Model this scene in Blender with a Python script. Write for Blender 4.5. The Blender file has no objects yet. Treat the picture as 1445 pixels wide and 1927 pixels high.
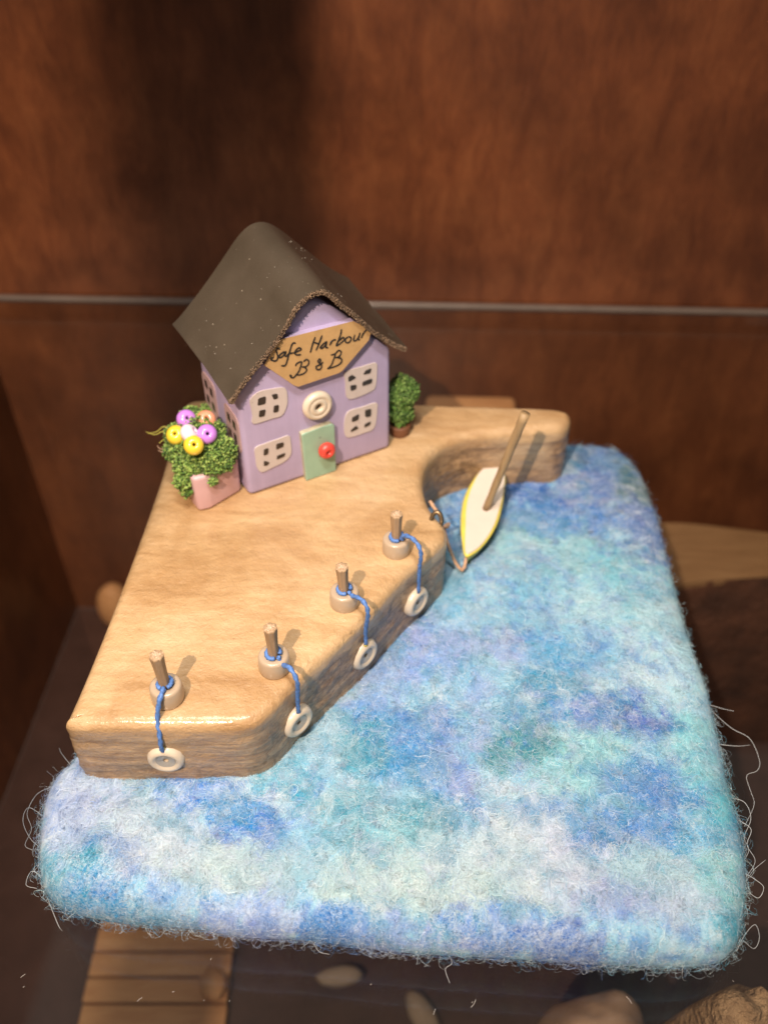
import bpy, bmesh, math, random
import numpy as np
from math import radians, sin, cos, pi, atan2, tan
from mathutils import Vector, Matrix

SC = bpy.context.scene
COL = SC.collection
rng = np.random.default_rng(7)
random.seed(7)

# ------------------------------------------------------------------ camera
# one scene unit = 10 cm.  glass shelf top = z 0.
FPX, TH, CH = 1700.0, radians(41.7), 2.19
cam_d = bpy.data.cameras.new('camera')
cam = bpy.data.objects.new('camera', cam_d)
COL.objects.link(cam)
cam.location = (0, 0, CH)
cam.rotation_euler = (pi/2 - TH, 0, 0)
cam_d.sensor_width = 36
cam_d.lens = FPX/1927*36
cam_d.clip_start = 0.05
cam_d.clip_end = 60
cam_d.dof.use_dof = True
cam_d.dof.focus_distance = 2.2
cam_d.dof.aperture_fstop = 1.05
SC.camera = cam

# ------------------------------------------------------------------ world, lamps, exposure
world = bpy.data.worlds.new('World')
SC.world = world
world.use_nodes = True
bg = world.node_tree.nodes['Background']
bg.inputs[0].default_value = (1.0, 0.86, 0.74, 1)
bg.inputs[1].default_value = 0.135


def lamp(name, loc, target, watts, size, color, kind='AREA', spot=None, blend=.5):
    d = bpy.data.lights.new(name, kind)
    d.energy = watts
    d.color = color
    if kind == 'AREA':
        d.shape = 'DISK'
        d.size = size
    else:
        d.shadow_soft_size = size
    if kind == 'SPOT':
        d.spot_size = spot
        d.spot_blend = blend
    o = bpy.data.objects.new(name, d)
    COL.objects.link(o)
    o.location = loc
    o.rotation_euler = (Vector(target)-Vector(loc)).to_track_quat('-Z', 'Y').to_euler()
    return o


lamp('cabinet_lamp', (-.80, 1.25, 3.3), (-.40, 1.9, 0), 205, .50, (1, .92, .83), 'SPOT', radians(84), .6)
lamp('shop_lamp', (-.12, .42, 4.4), (0, 1.7, .2), 198, .16, (1, .94, .875), 'SPOT', radians(42), .8)
lamp('shop_lamp', (.24, .36, 4.4), (.1, 1.7, .2), 198, .16, (1, .94, .875), 'SPOT', radians(42), .8)
lamp('added_wall_spot', (-1.5, -2, 5.2), (-.1, 3.95, .6), 1950, .030, (1, .75, .55), 'SPOT', radians(74), .9)  # added spot, aimed to brighten the back wall

SC.view_settings.view_transform = 'Standard'
SC.view_settings.look = 'None'
SC.view_settings.exposure = 0
SC.view_settings.gamma = 1
SC.render.engine = 'CYCLES'
SC.cycles.max_bounces = 10
SC.cycles.transparent_max_bounces = 16
SC.cycles.use_denoising = True

# ------------------------------------------------------------------ projection helpers (photo pixel -> point on a real plane)
CAM = np.array([0, 0, CH])
RV = np.array([1, 0, 0.])
FV = np.array([0, cos(TH), -sin(TH)])
UV = np.array([0, sin(TH), cos(TH)])


def ray(px, py):
    return FV+RV*(px-722.5)/FPX-UV*(py-963.5)/FPX


def at(px, py, z):
    d = ray(px, py)
    return CAM+d*((z-CH)/d[2])


def on_plane(px, py, p0, n):
    d = ray(px, py)
    return CAM+d*(np.dot(np.asarray(p0)-CAM, n)/np.dot(d, n))


def proj(p):
    v = np.asarray(p)-CAM
    k = v@FV
    return np.stack([722.5+FPX*(v@RV)/k, 963.5-FPX*(v@UV)/k], -1)


# ------------------------------------------------------------------ numpy noise
class Noise:
    def __init__(s, seed, n=256):
        s.n = n
        s.g = np.random.default_rng(seed).random((n, n))

    def v(s, x, y):
        x = np.asarray(x, float)
        y = np.asarray(y, float)
        xi = np.floor(x).astype(int)
        yi = np.floor(y).astype(int)
        fx = x-xi
        fy = y-yi
        fx = fx*fx*(3-2*fx)
        fy = fy*fy*(3-2*fy)
        n = s.n
        g = s.g
        a = g[xi % n, yi % n]
        b = g[(xi+1) % n, yi % n]
        c = g[xi % n, (yi+1) % n]
        d = g[(xi+1) % n, (yi+1) % n]
        return (a*(1-fx)+b*fx)*(1-fy)+(c*(1-fx)+d*fx)*fy

    def f(s, x, y, o=4):
        t = 0
        a = .5
        tot = 0
        for i in range(o):
            t = t+a*s.v(x*2**i+17.3*i, y*2**i+5.1*i)
            tot += a
            a *= .5
        return t/tot


N1, N2, N3, N4 = Noise(1), Noise(2), Noise(3), Noise(4)


def lin(r, g, b):
    c = np.array([r, g, b])/255.
    return np.where(c <= .04045, c/12.92, ((c+.055)/1.055)**2.4)


# ------------------------------------------------------------------ object helpers
def tag(o, label=None, cat=None, group=None, kind=None):
    if label:
        o['label'] = label
    if cat:
        o['category'] = cat
    if group:
        o['group'] = group
    if kind:
        o['kind'] = kind
    return o


def empty(name, loc):
    o = bpy.data.objects.new(name, None)
    o.empty_display_size = .05
    COL.objects.link(o)
    o.location = loc
    return o


ORIG = {}


def origin(o):
    return ORIG.get(o.name, np.zeros(3)) if o.type == 'MESH' else np.array(o.location)


def mesh(name, V, F, mat, parent=None, smooth=True, loc=None, colors=None, local=False):
    """link one mesh object; V in world coordinates (or local=True: in the parent's)"""
    V = np.asarray(V, float)
    base = np.zeros(3)
    if parent is not None:
        base = origin(parent)
    elif loc is not None:
        base = np.asarray(loc, float)
    if not local:
        V = V-base
    me = bpy.data.meshes.new(name)
    if isinstance(F, np.ndarray):
        k = F.shape[1]
        me.vertices.add(len(V))
        me.vertices.foreach_set('co', V.astype(np.float32).ravel())
        me.loops.add(F.size)
        me.loops.foreach_set('vertex_index', F.astype(np.int32).ravel())
        me.polygons.add(len(F))
        me.polygons.foreach_set('loop_start', np.arange(0, F.size, k, dtype=np.int32))
        me.update(calc_edges=True)
    else:
        me.from_pydata([tuple(v) for v in V], [], F)
    me.validate()
    if smooth:
        me.polygons.foreach_set('use_smooth', np.ones(len(me.polygons), bool))
    if colors is not None:
        ca = me.color_attributes.new('dye', 'FLOAT_COLOR', 'POINT')
        c = np.ones((len(V), 4), np.float32)
        c[:, :3] = colors
        ca.data.foreach_set('color', c.ravel())
    for m in (mat if isinstance(mat, (list, tuple)) else [mat]):
        me.materials.append(m)
    me.update()
    o = bpy.data.objects.new(name, me)
    COL.objects.link(o)
    if parent is not None:
        o.parent = parent
    elif loc is not None:
        o.location = loc
    ORIG[o.name] = base if not local else np.zeros(3)
    return o


def bm_obj(name, bm, mat, parent=None, smooth=True, loc=None, autosmooth=None):
    bmesh.ops.recalc_face_normals(bm, faces=bm.faces)
    V = [v.co[:] for v in bm.verts]
    bm.verts.index_update()
    F = [[v.index for v in f.verts] for f in bm.faces]
    mi = [f.material_index for f in bm.faces]
    bm.free()
    o = mesh(name, V, F, mat, parent, smooth, loc)
    if any(mi):
        o.data.polygons.foreach_set('material_index', mi)
    if autosmooth:
        o.data.set_sharp_from_angle(angle=radians(autosmooth))
    return o


def lathe(profile, seg=32, M=None):
    """profile [(r,z)] -> V,F ; closed if first==last"""
    V = []
    F = []
    n = len(profile)
    for i in range(seg):
        a = 2*pi*i/seg
        for r, z in profile:
            V.append((r*cos(a), r*sin(a), z))
    for i in range(seg):
        j = (i+1) % seg
        for k in range(n-1):
            F.append([i*n+k, j*n+k, j*n+k+1, i*n+k+1])
    V = np.array(V)
    if M is not None:
        V = V@np.array(M.to_3x3()).T+np.array(M.translation)
    return V, F


def smooth_path(P, n):
    """Catmull-Rom through the points"""
    P = np.asarray(P, float)
    Q = np.vstack([2*P[0]-P[1], P, 2*P[-1]-P[-2]])
    out = []
    m = len(P)-1
    for t in np.linspace(0, m, n):
        i = min(int(t), m-1)
        u = t-i
        a, b, c, d = Q[i:i+4]
        out.append(.5*(2*b+(c-a)*u+(2*a-5*b+4*c-d)*u*u+(3*b-a-3*c+d)*u**3))
    return np.array(out)


def smooth_closed(P, n):
    P = np.asarray(P, float)
    m = len(P)
    out = []
    for t in np.linspace(0, m, n*4, endpoint=False):
        i = int(t)
        u = t-i
        a, b, c, d = P[(i-1) % m], P[i % m], P[(i+1) % m], P[(i+2) % m]
        out.append(.5*(2*b+(c-a)*u+(2*a-5*b+4*c-d)*u*u+(3*b-a-3*c+d)*u**3))
    out = np.array(out)
    d = np.r_[0, np.cumsum(np.linalg.norm(np.diff(np.vstack([out, out[:1]]), axis=0), axis=1))]
    s = np.linspace(0, d[-1], n, endpoint=False)
    q = np.vstack([out, out[:1]])
    return np.stack([np.interp(s, d, q[:, k]) for k in range(P.shape[1])], -1)


def tube(path, rad, seg=8, twist=0., lobes=0, lobe_amp=0.):
    """swept tube with caps; optional plied look (lobes twisting along)"""
    P = np.asarray(path, float)
    n = len(P)
    rad = np.broadcast_to(rad, (n,))
    T = np.gradient(P, axis=0)
    T /= np.linalg.norm(T, axis=1)[:, None]+1e-9
    up = np.array([.12, .31, .94])
    V = []
    u = np.cross(T[0], up)
    u /= np.linalg.norm(u)
    L = 0
    for i in range(n):
        u = u-T[i]*np.dot(u, T[i])
        u /= np.linalg.norm(u)
        w = np.cross(T[i], u)
        if i:
            L += np.linalg.norm(P[i]-P[i-1])
        for k in range(seg):
            a = 2*pi*k/seg
            r = rad[i]*(1+lobe_amp*cos(lobes*a+twist*L)) if lobes else rad[i]
            V.append(P[i]+r*(u*cos(a)+w*sin(a)))
    F = []
    for i in range(n-1):
        for k in range(seg):
            l = (k+1) % seg
            F.append([i*seg+k, i*seg+l, (i+1)*seg+l, (i+1)*seg+k])
    F.append(list(range(seg))[::-1])
    F.append([(n-1)*seg+k for k in range(seg)])
    return np.array(V), F


def join(parts):
    V = []
    F = []
    o = 0
    for v, f in parts:
        V.append(np.asarray(v))
        F += [[i+o for i in x] for x in f]
        o += len(v)
    return np.vstack(V), F


def rounded_box(sx, sy, sz, bev=.01, segs=3, M=None):
    bm = bmesh.new()
    bmesh.ops.create_cube(bm, size=1)
    bmesh.ops.scale(bm, vec=(sx, sy, sz), verts=bm.verts)
    if bev:
        bmesh.ops.bevel(bm, geom=bm.edges[:], offset=bev, segments=segs, profile=.5, affect='EDGES')
    if M is not None:
        bmesh.ops.transform(bm, matrix=M, verts=bm.verts)
    return bm


# ------------------------------------------------------------------ materials
def new_mat(name):
    m = bpy.data.materials.new(name)
    m.use_nodes = True
    nt = m.node_tree
    return m, nt, nt.nodes['Principled BSDF']


def nd(nt, t, **kw):
    n = nt.nodes.new(t)
    for k, v in kw.items():
        if k in n.inputs:
            n.inputs[k].default_value = v
        else:
            setattr(n, k, v)
    return n


def ramp(nt, stops, src):
    r = nt.nodes.new('ShaderNodeValToRGB')
    e = r.color_ramp.elements
    while len(e) < len(stops):
        e.new(.5)
    for i, (p, c) in enumerate(stops):
        e[i].position = p
        e[i].color = (*c, 1)
    nt.links.new(src, r.inputs[0])
    return r.outputs[0]


def coords(nt, scale=(1, 1, 1), rot=(0, 0, 0), kind='Object'):
    tc = nt.nodes.new('ShaderNodeTexCoord')
    mp = nt.nodes.new('ShaderNodeMapping')
    mp.inputs['Scale'].default_value = scale
    mp.inputs['Rotation'].default_value = rot
    nt.links.new(tc.outputs[kind], mp.inputs[0])
    return mp.outputs[0]


def noise(nt, vec, scale, detail=4, rough=.6, dist=0):
    n = nd(nt, 'ShaderNodeTexNoise', Scale=scale, Detail=detail, Roughness=rough, Distortion=dist)
    nt.links.new(vec, n.inputs['Vector'])
    return n.outputs['Fac']


def mix(nt, fac, a, b, mode='MIX'):
    m = nt.nodes.new('ShaderNodeMix')
    m.data_type = 'RGBA'
    m.blend_type = mode
    for s, v in ((0, fac), (6, a), (7, b)):
        if isinstance(v, (int, float)):
            m.inputs[s].default_value = v
        elif isinstance(v, tuple):
            m.inputs[s].default_value = (*v, 1) if len(v) == 3 else v
        else:
            nt.links.new(v, m.inputs[s])
    return m.outputs[2]


def bump(nt, h, strength, dist, bsdf, prev=None):
    b = nd(nt, 'ShaderNodeBump', Strength=strength, Distance=dist)
    nt.links.new(h, b.inputs['Height'])
    if prev is not None:
        nt.links.new(prev, b.inputs['Normal'])
    if bsdf is not None:
        nt.links.new(b.outputs[0], bsdf.inputs['Normal'])
    return b.outputs[0]


def simple(name, c, rough=.5, var=.25, scale=14, bmp=.15, bd=.004, coat=0, c2=None, spec=.5, detail=5):
    m, nt, p = new_mat(name)
    v = coords(nt)
    n = noise(nt, v, scale, detail)
    c = np.array(c)
    hi = np.array(c2) if c2 is not None else c*(1+var)
    lo = c*(1-var) if c2 is None else c
    nt.links.new(ramp(nt, [(.3, tuple(lo)), (.7, tuple(np.minimum(hi, .95)))], n), p.inputs['Base Color'])
    p.inputs['Roughness'].default_value = rough
    p.inputs['Specular IOR Level'].default_value = spec
    p.inputs['Coat Weight'].default_value = coat
    p.inputs['Coat Roughness'].default_value = .15
    if bmp:
        bump(nt, noise(nt, v, scale*5, 3), bmp, bd, p)
    return m


def mat_stained():
    m, nt, p = new_mat('stained_cabinet_wood')
    v = coords(nt, (5, 5, 1.6))
    a = noise(nt, v, 1.8, 7, .7, .6)
    v2 = coords(nt, (60, 60, 14))
    b = noise(nt, v2, 1.3, 4, .7)
    v3 = coords(nt, (1, 1, 1))
    c = noise(nt, v3, 2.2, 4, .6)
    col = ramp(nt, [(.25, (.098, .029, .0115)), (.5, (.16, .052, .0195)), (.78, (.225, .082, .031))], a)
    col = mix(nt, .30, col, ramp(nt, [(.3, (.55, .53, .52)), (.7, (1.3, 1.3, 1.25))], b), 'MULTIPLY')
    col = mix(nt, .8, col, ramp(nt, [(.32, (.50, .45, .42)), (.68, (1.28, 1.26, 1.2))], c), 'MULTIPLY')
    nt.links.new(col, p.inputs['Base Color'])
    p.inputs['Roughness'].default_value = .42
    bump(nt, b, .12, .004, p)
    return m


def mat_plain_wood(name, c1, c2, sc=(2, 14, 14), rough=.55):
    m, nt, p = new_mat(name)
    v = coords(nt, sc)
    a = noise(nt, v, 1.5, 6, .65, .6)
    nt.links.new(ramp(nt, [(.3, c1), (.7, c2)], a), p.inputs['Base Color'])
    p.inputs['Roughness'].default_value = rough
    bump(nt, a, .25, .01, p)
    return m


def mat_glass():
    m, nt, p = new_mat('shelf_glass')
    nt.nodes.remove(p)
    out = [n for n in nt.nodes if n.type == 'OUTPUT_MATERIAL'][0]
    # thin-sheet reflectance (Schlick), the same from either side of a face
    ge = nt.nodes.new('ShaderNodeNewGeometry')
    dp = nd(nt, 'ShaderNodeVectorMath', operation='DOT_PRODUCT')
    nt.links.new(ge.outputs['Normal'], dp.inputs[0])
    nt.links.new(ge.outputs['Incoming'], dp.inputs[1])

    def mth(op, a, b=None):
        n = nd(nt, 'ShaderNodeMath', operation=op)
        for k, v in ((0, a), (1, b)):
            if v is None:
                continue
            if isinstance(v, (int, float)):
                n.inputs[k].default_value = v
            else:
                nt.links.new(v, n.inputs[k])
        return n.outputs[0]
    ab = mth('ABSOLUTE', dp.outputs['Value'])
    fres = mth('ADD', mth('MULTIPLY', mth('POWER', mth('SUBTRACT', 1.0, ab), 5.0), .94), .06)
    tr = nd(nt, 'ShaderNodeBsdfTransparent')
    tr.inputs[0].default_value = (.955, .965, .96, 1)
    gl = nd(nt, 'ShaderNodeBsdfGlossy', Roughness=.015)
    gl.inputs[0].default_value = (1, 1, 1, 1)
    mx = nt.nodes.new('ShaderNodeMixShader')
    nt.links.new(fres, mx.inputs[0])
    nt.links.new(tr.outputs[0], mx.inputs[1])
    nt.links.new(gl.outputs[0], mx.inputs[2])
    nt.links.new(mx.outputs[0], out.inputs[0])
    return m


def mat_quay():
    """varnished driftwood: honey coloured sanded top, grey brown raw sides (attribute 'side')"""
    m, nt, p = new_mat('varnished_driftwood')
    at_ = nt.nodes.new('ShaderNodeAttribute')
    at_.attribute_name = 'side'
    side = at_.outputs['Fac']
    # top: flowing grain along x with soft burnt clouds
    v = coords(nt, (1.5, 5.0, 3), (0, 0, radians(12)))
    w = noise(nt, v, 1.6, 6, .62, 1.1)
    v2 = coords(nt, (10, 46, 20), (0, 0, radians(8)))
    g = noise(nt, v2, 1.0, 5, .7, .5)
    v3 = coords(nt)
    cl = noise(nt, v3, 3.1, 5, .6, .7)
    sp = noise(nt, v3, 46, 3, .6)
    top = ramp(nt, [(.28, (.44, .275, .128)), (.45, (.55, .365, .185)), (.62, (.60, .415, .228)), (.8, (.66, .485, .29))], w)
    top = mix(nt, .5, top, ramp(nt, [(.3, (.72, .66, .58)), (.62, (1.06, 1.05, 1.03))], g), 'MULTIPLY')
    top = mix(nt, .75, top, ramp(nt, [(.34, (.74, .62, .48)), (.60, (1.06, 1.06, 1.04))], cl), 'MULTIPLY')
    top = mix(nt, .8, top, ramp(nt, [(.22, (.55, .45, .36)), (.27, (1, 1, 1))], sp), 'MULTIPLY')
    # sides: long dark streaks
    v4 = coords(nt, (3.2, 3.2, 30), (.10, .06, 0))
    s1 = noise(nt, v4, 1.9, 6, .68, .9)
    s2 = noise(nt, v3, 26, 5, .7, .4)
    sd = ramp(nt, [(.28, (.17, .100, .052)), (.46, (.29, .190, .108)), (.64, (.42, .295, .180)), (.82, (.54, .40, .26))], s1)
    sd = mix(nt, .85, sd, ramp(nt, [(.34, (.46, .38, .30)), (.56, (1.12, 1.07, 1.0))], s2), 'MULTIPLY')
    pit = noise(nt, coords(nt, (1, 1, 1.5)), 52, 4, .65, .5)
    sd = mix(nt, .8, sd, ramp(nt, [(.34, (.52, .44, .36)), (.50, (1.08, 1.05, 1.0))], pit), 'MULTIPLY')
    lt = nt.nodes.new('ShaderNodeAttribute')
    lt.attribute_name = 'pale'
    pale = ramp(nt, [(.28, (.25, .150, .075)), (.5, (.44, .305, .175)), (.74, (.62, .46, .29))], s1)
    sd = mix(nt, lt.outputs['Fac'], sd, pale)
    top = mix(nt, 1.0, top, (.95, .975, 1.04), 'MULTIPLY')
    nt.links.new(mix(nt, side, top, sd), p.inputs['Base Color'])
    p.inputs['Roughness'].default_value = .42
    p.inputs['Coat Weight'].default_value = .6
    p.inputs['Coat Roughness'].default_value = .16
    b1 = bump(nt, noise(nt, v3, 22, 4, .6), .30, .008, None)
    s3 = noise(nt, coords(nt, (1, 1, 1.6)), 75, 4, .7, .6)
    b2 = bump(nt, s2, .45, .012, None, b1)
    b2 = bump(nt, s3, .5, .006, None, b2)
    bump(nt, s1, .3, .008, p, b2)
    tb = bump(nt, noise(nt, v3, 55, 3, .6), .22, .005, None, b1)
    bc = bump(nt, s3, .7, .007, None, b1)
    nt.links.new(mix(nt, side, tb, bc), p.inputs['Coat Normal'])
    return m


def mat_dye(name, rough=.95, fine=True):
    m, nt, p = new_mat(name)
    a = nt.nodes.new('ShaderNodeAttribute')
    a.attribute_name = 'dye'
    col = a.outputs['Color']
    if fine:
        v = coords(nt)
        n = noise(nt, v, 34, 6, .75, 2.5)
        wis = None
        for sc_, di in ((26, 3.0), (47, 2.2), (80, 1.6)):
            w0 = noise(nt, v, sc_, 3, .6, di)
            w1 = ramp(nt, [(.44, (0, 0, 0)), (.5, (1, 1, 1)), (.56, (0, 0, 0))], w0)
            wis = w1 if wis is None else mix(nt, 1.0, wis, w1, 'ADD')
        area = ramp(nt, [(.35, (.15, .15, .15)), (.65, (.75, .75, .75))], noise(nt, v, 6, 3, .6))
        wf = mix(nt, 1.0, wis, area, 'MULTIPLY')
        sep = nt.nodes.new('ShaderNodeSeparateColor')
        nt.links.new(wf, sep.inputs[0])
        col = mix(nt, .75, col, ramp(nt, [(.3, (.62, .74, .84)), (.66, (1.12, 1.10, 1.08))], n), 'MULTIPLY')
        clampf = nd(nt, 'ShaderNodeMath', operation='MULTIPLY')
        nt.links.new(sep.outputs[0], clampf.inputs[0])
        clampf.inputs[1].default_value = .42
        clampf.use_clamp = True
        col = mix(nt, clampf.outputs[0], col, (.70, .80, .84))
        bump(nt, n, .5, .012, p)
    nt.links.new(col, p.inputs['Base Color'])
    p.inputs['Roughness'].default_value = rough
    p.inputs['Specular IOR Level'].default_value = .2
    p.inputs['Sheen Weight'].default_value = .12
    p.inputs['Sheen Roughness'].default_value = .5
    return m


def mat_leather():
    m, nt, p = new_mat('brown_leather')
    v = coords(nt)
    n = noise(nt, v, 4, 5, .6)
    col = ramp(nt, [(.3, (.046, .036, .025)), (.7, (.067, .053, .038))], n)
    vo = nd(nt, 'ShaderNodeTexVoronoi', Scale=26.0)
    vo.inputs['Randomness'].default_value = 1
    nt.links.new(v, vo.inputs['Vector'])
    col = mix(nt, ramp(nt, [(.035, (1, 1, 1)), (.06, (0, 0, 0))], vo.outputs['Distance']), col, (.30, .26, .20))
    nt.links.new(col, p.inputs['Base Color'])
    p.inputs['Roughness'].default_value = .40
    p.inputs['Specular IOR Level'].default_value = .45
    bump(nt, noise(nt, v, 150, 3, .6), .22, .004, p)
    return m


def mat_paint(name, c, var=.1, rough=.6, stain=None):
    m, nt, p = new_mat(name)
    v = coords(nt)
    n = noise(nt, v, 6, 5, .6)
    st = noise(nt, coords(nt, (40, 40, 4)), 1.2, 4, .65)
    c = np.array(c)
    col = ramp(nt, [(.3, tuple(c*(1-var))), (.7, tuple(c*(1+var)))], n)
    col = mix(nt, .35, col, ramp(nt, [(.3, (.86, .85, .86)), (.7, (1.06, 1.06, 1.05))], st), 'MULTIPLY')
    sp = noise(nt, v, 38, 3, .5)
    col = mix(nt, .8, col, ramp(nt, [(.24, (.55, .50, .55)), (.29, (1, 1, 1))], sp), 'MULTIPLY')
    nt.links.new(col, p.inputs['Base Color'])
    p.inputs['Roughness'].default_value = rough
    bump(nt, st, .12, .003, p)
    return m


M_STAIN = mat_stained()
M_GLASS = mat_glass()
M_QUAY = mat_quay()
M_FELT = mat_dye('felted_wool')
M_FIBRE = mat_dye('wool_fibre', .8, False)
M_LEATHER = mat_leather()
M_CUT = simple('raw_leather_edge', (.10, .062, .035), .85, c2=(.34, .23, .15), scale=90, bmp=.6, bd=.01)
M_LILAC = mat_paint('lilac_paint', (.42, .36, .56), .08)
M_KRAFT = simple('kraft_card', (.50, .315, .135), .7, .10, 26, .1)
M_INK = simple('black_ink', (.022, .018, .016), .5, .2, 30, 0)
M_WHITEWASH = mat_paint('whitewash', (.56, .50, .48), .08)
M_PANE = simple('dark_pane_paint', (.030, .022, .018), .35, .4, 60, .1)
M_SHADEWASH = mat_paint('shaded_pink_wash', (.46, .32, .33), .12)  # pinkish window wash, its colour darkened for the shade on the side wall
M_DOOR = mat_paint('mint_paint', (.28, .45, .34), .16, .4)
M_CREAM = simple('cream_bead', (.62, .54, .43), .32, .08, 12, .05, coat=.3)
M_BONE = simple('bone_bead', (.44, .345, .25), .28, .10, 10, .05, coat=.4)
M_GREYFACE = simple('grey_face', (.36, .345, .315), .25, .12, 30, .1, coat=.5)  # greyer tone for the inner face of the fender beads
M_RED = simple('red_bead', (.66, .06, .045), .35, .1, 20, .05)
M_TWIG = mat_plain_wood('bare_twig', (.28, .18, .10), (.48, .34, .21), (30, 30, 3))
M_CORD = simple('blue_cord', (.085, .20, .52), .6, .35, 120, .3, coat=.1)
M_GLUE = simple('old_glue', (.50, .42, .06), .25, .2, 40, .1)
M_TWINE = simple('tan_twine', (.50, .315, .20), .8, .25, 90, .4)
M_BRASS, _nt, _p = new_mat('dark_brass')
_p.inputs['Base Color'].default_value = (.20, .145, .085, 1)
_p.inputs['Metallic'].default_value = .9
_p.inputs['Roughness'].default_value = .35
bump(_nt, noise(_nt, coords(_nt), 60), .2, .003, _p)
M_WHITE = simple('white_deck_paint', (.66, .60, .53), .5, .04, 12, .05)
M_YELLOW = simple('yellow_paint', (.66, .57, .10), .5, .12, 20, .05)
M_GREEN = simple('green_hull_paint', (.18, .26, .07), .5, .3, 16, .05)
M_MAST = mat_plain_wood('mast_wood', (.24, .155, .075), (.40, .28, .15), (20, 20, 3))
M_PINK = mat_paint('pink_paint', (.60, .39, .41), .14, .45)
M_TERRA = simple('brown_pot', (.16, .065, .03), .6, .2, 20, .2)
M_MOSS = mat_dye('moss_flock', .9, False)
M_RAIL = simple('rail_metal', (.17, .14, .125), .35, .12, 8, .05, coat=.2)
M_FLOOR = mat_plain_wood('cabinet_floor', (.070, .037, .031), (.108, .058, .048), (4, 4, 4), .45)
M_SLAT = mat_plain_wood('light_slat', (.66, .31, .125), (.84, .46, .21), (3, 22, 20), .6)
M_TANTOP = mat_plain_wood('tan_board', (.30, .165, .075), (.42, .25, .12), (3, 20, 20), .6)
M_BARK = simple('dark_bark', (.03, .016, .013), .85, c2=(.17, .07, .04), scale=3.2, bmp=.6, bd=.05)
M_DRIFT = simple('lower_driftwood', (.26, .14, .07), .8, c2=(.70, .46, .26), scale=7, bmp=.8, bd=.05)
M_PEBBLE = simple('pale_pebble', (.55, .37, .26), .6, .18, 5, .2)
M_PALE = simple('cream_pebble', (.42, .33, .25), .85, .1, 5, .2)
M_BEADS = {n: simple(n+'_bead', c, .25, .06, 8, 0, coat=.4) for n, c in dict(
    violet=(.50, .21, .68), peach=(.72, .30, .18), yellow=(.72, .54, .045), blush=(.78, .62, .70)).items()}

# ------------------------------------------------------------------ the cabinet
AL = radians(-2.2)
WT = np.array([cos(AL), sin(AL), 0])
WN = np.array([-sin(AL), cos(AL), 0])
WB = np.array([0, 4.0, 0])
ZF = -2.3


def slab(name, pts, thick, mat, kind='structure', bev=0):
    """pts: quad (CCW seen from the visible side); thickened away from the viewer"""
    P = np.array(pts, float)
    n = np.cross(P[1]-P[0], P[2]-P[0])
    n /= np.linalg.norm(n)
    V = np.vstack([P, P-n*thick])
    k = len(P)
    F = [list(range(k)), list(range(2*k-1, k-1, -1))]+[[i, i+k, (i+1) % k+k, (i+1) % k] for i in range(k)]
    bm = bmesh.new()
    vs = [bm.verts.new(v) for v in V]
    for f in F:
        bm.faces.new([vs[i] for i in f])
    if bev:
        bmesh.ops.bevel(bm, geom=bm.edges[:], offset=bev, segments=2, profile=.5, affect='EDGES')
    o = bm_obj(name, bm, mat, smooth=False)
    o['kind'] = kind
    return o


def wp(s, z, off=0):
    return WB+WT*s+WN*off+np.array([0, 0, z])


slab('back_wall', [wp(-2.04, ZF), wp(3.4, ZF), wp(3.4, 3.6), wp(-2.04, 3.6)], .1, M_STAIN)
# left wall runs toward the viewer, square to the back wall
la = wp(-2.04, 0)-WN*5.2
slab('left_wall', [la+[0, 0, ZF], wp(-2.04, ZF), wp(-2.04, 3.6), la+[0, 0, 3.6]], .1, M_STAIN)
ra = wp(3.4, 0)-WN*5.2
slab('cabinet_floor', [la+[0, 0, ZF-.004], ra+[0, 0, ZF-.004], wp(3.4, ZF-.004), wp(-2.04, ZF-.004)], .1, M_FLOOR)
# added unseen slab beside the viewer, shaped to shade a band of back wall
slab('shade_blocker', [(-1.45, -1.45, ZF), (-1.262, -.85, ZF), (-1.262, -.85, 5.6), (-1.45, -1.45, 5.6)], .03, M_STAIN)

bm = bmesh.new()
g0, g1 = la+WN*.35, ra+WN*.35
for zz in (0, -.06):
    for q in (wp(-2.03, 0, -.035), g0+[.012, 0, 0], g1, wp(3.4, 0, -.035)):
        bm.verts.new((q[0], q[1], zz))
bm.verts.ensure_lookup_table()
for f in ([0, 1, 2, 3], [7, 6, 5, 4], [0, 4, 5, 1], [1, 5, 6, 2], [2, 6, 7, 3], [3, 7, 4, 0]):
    bm.faces.new([bm.verts[i] for i in f])
glass = bm_obj('glass_shelf', bm, M_GLASS, smooth=False)
tag(glass, 'clear glass shelf under the blue felt mat, mirroring its fuzzy edge', 'shelf')

Rw = Matrix.Rotation(AL, 4, 'Z')
c = wp(.68, .004, -.020)
rail = bm_obj('shelf_rail', rounded_box(5.42, .028, .030, .010, 3, Matrix.Translation(c) @ Rw), M_RAIL, loc=c)
tag(rail, 'narrow grey rail along the back wall behind the glass shelf', 'rail')

# ---- things standing on the cabinet floor, seen through the glass
t = empty('slatted_board', (-1.05, 1.6, ZF))
tag(t, 'light brown slatted board on the floor below the front of the felt mat', 'board')
ys = ZF
for k in range(9):
    y0 = 1.30+k*.115
    w_ = .104 if k < 6 else .112
    sl = rounded_box(.66, w_, .05, .006, 2, Matrix.Translation((-1.045+random.uniform(-.006, .006), y0, ZF+.047+random.uniform(-.003, .003))))
    bm_obj('slat', sl, M_SLAT, t)
for x in (-1.25, -.85):
    bm_obj('batten', rounded_box(.07, 1.06, .022, .004, 1, Matrix.Translation((x, 1.76, ZF+.011))), M_SLAT, t)


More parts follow.
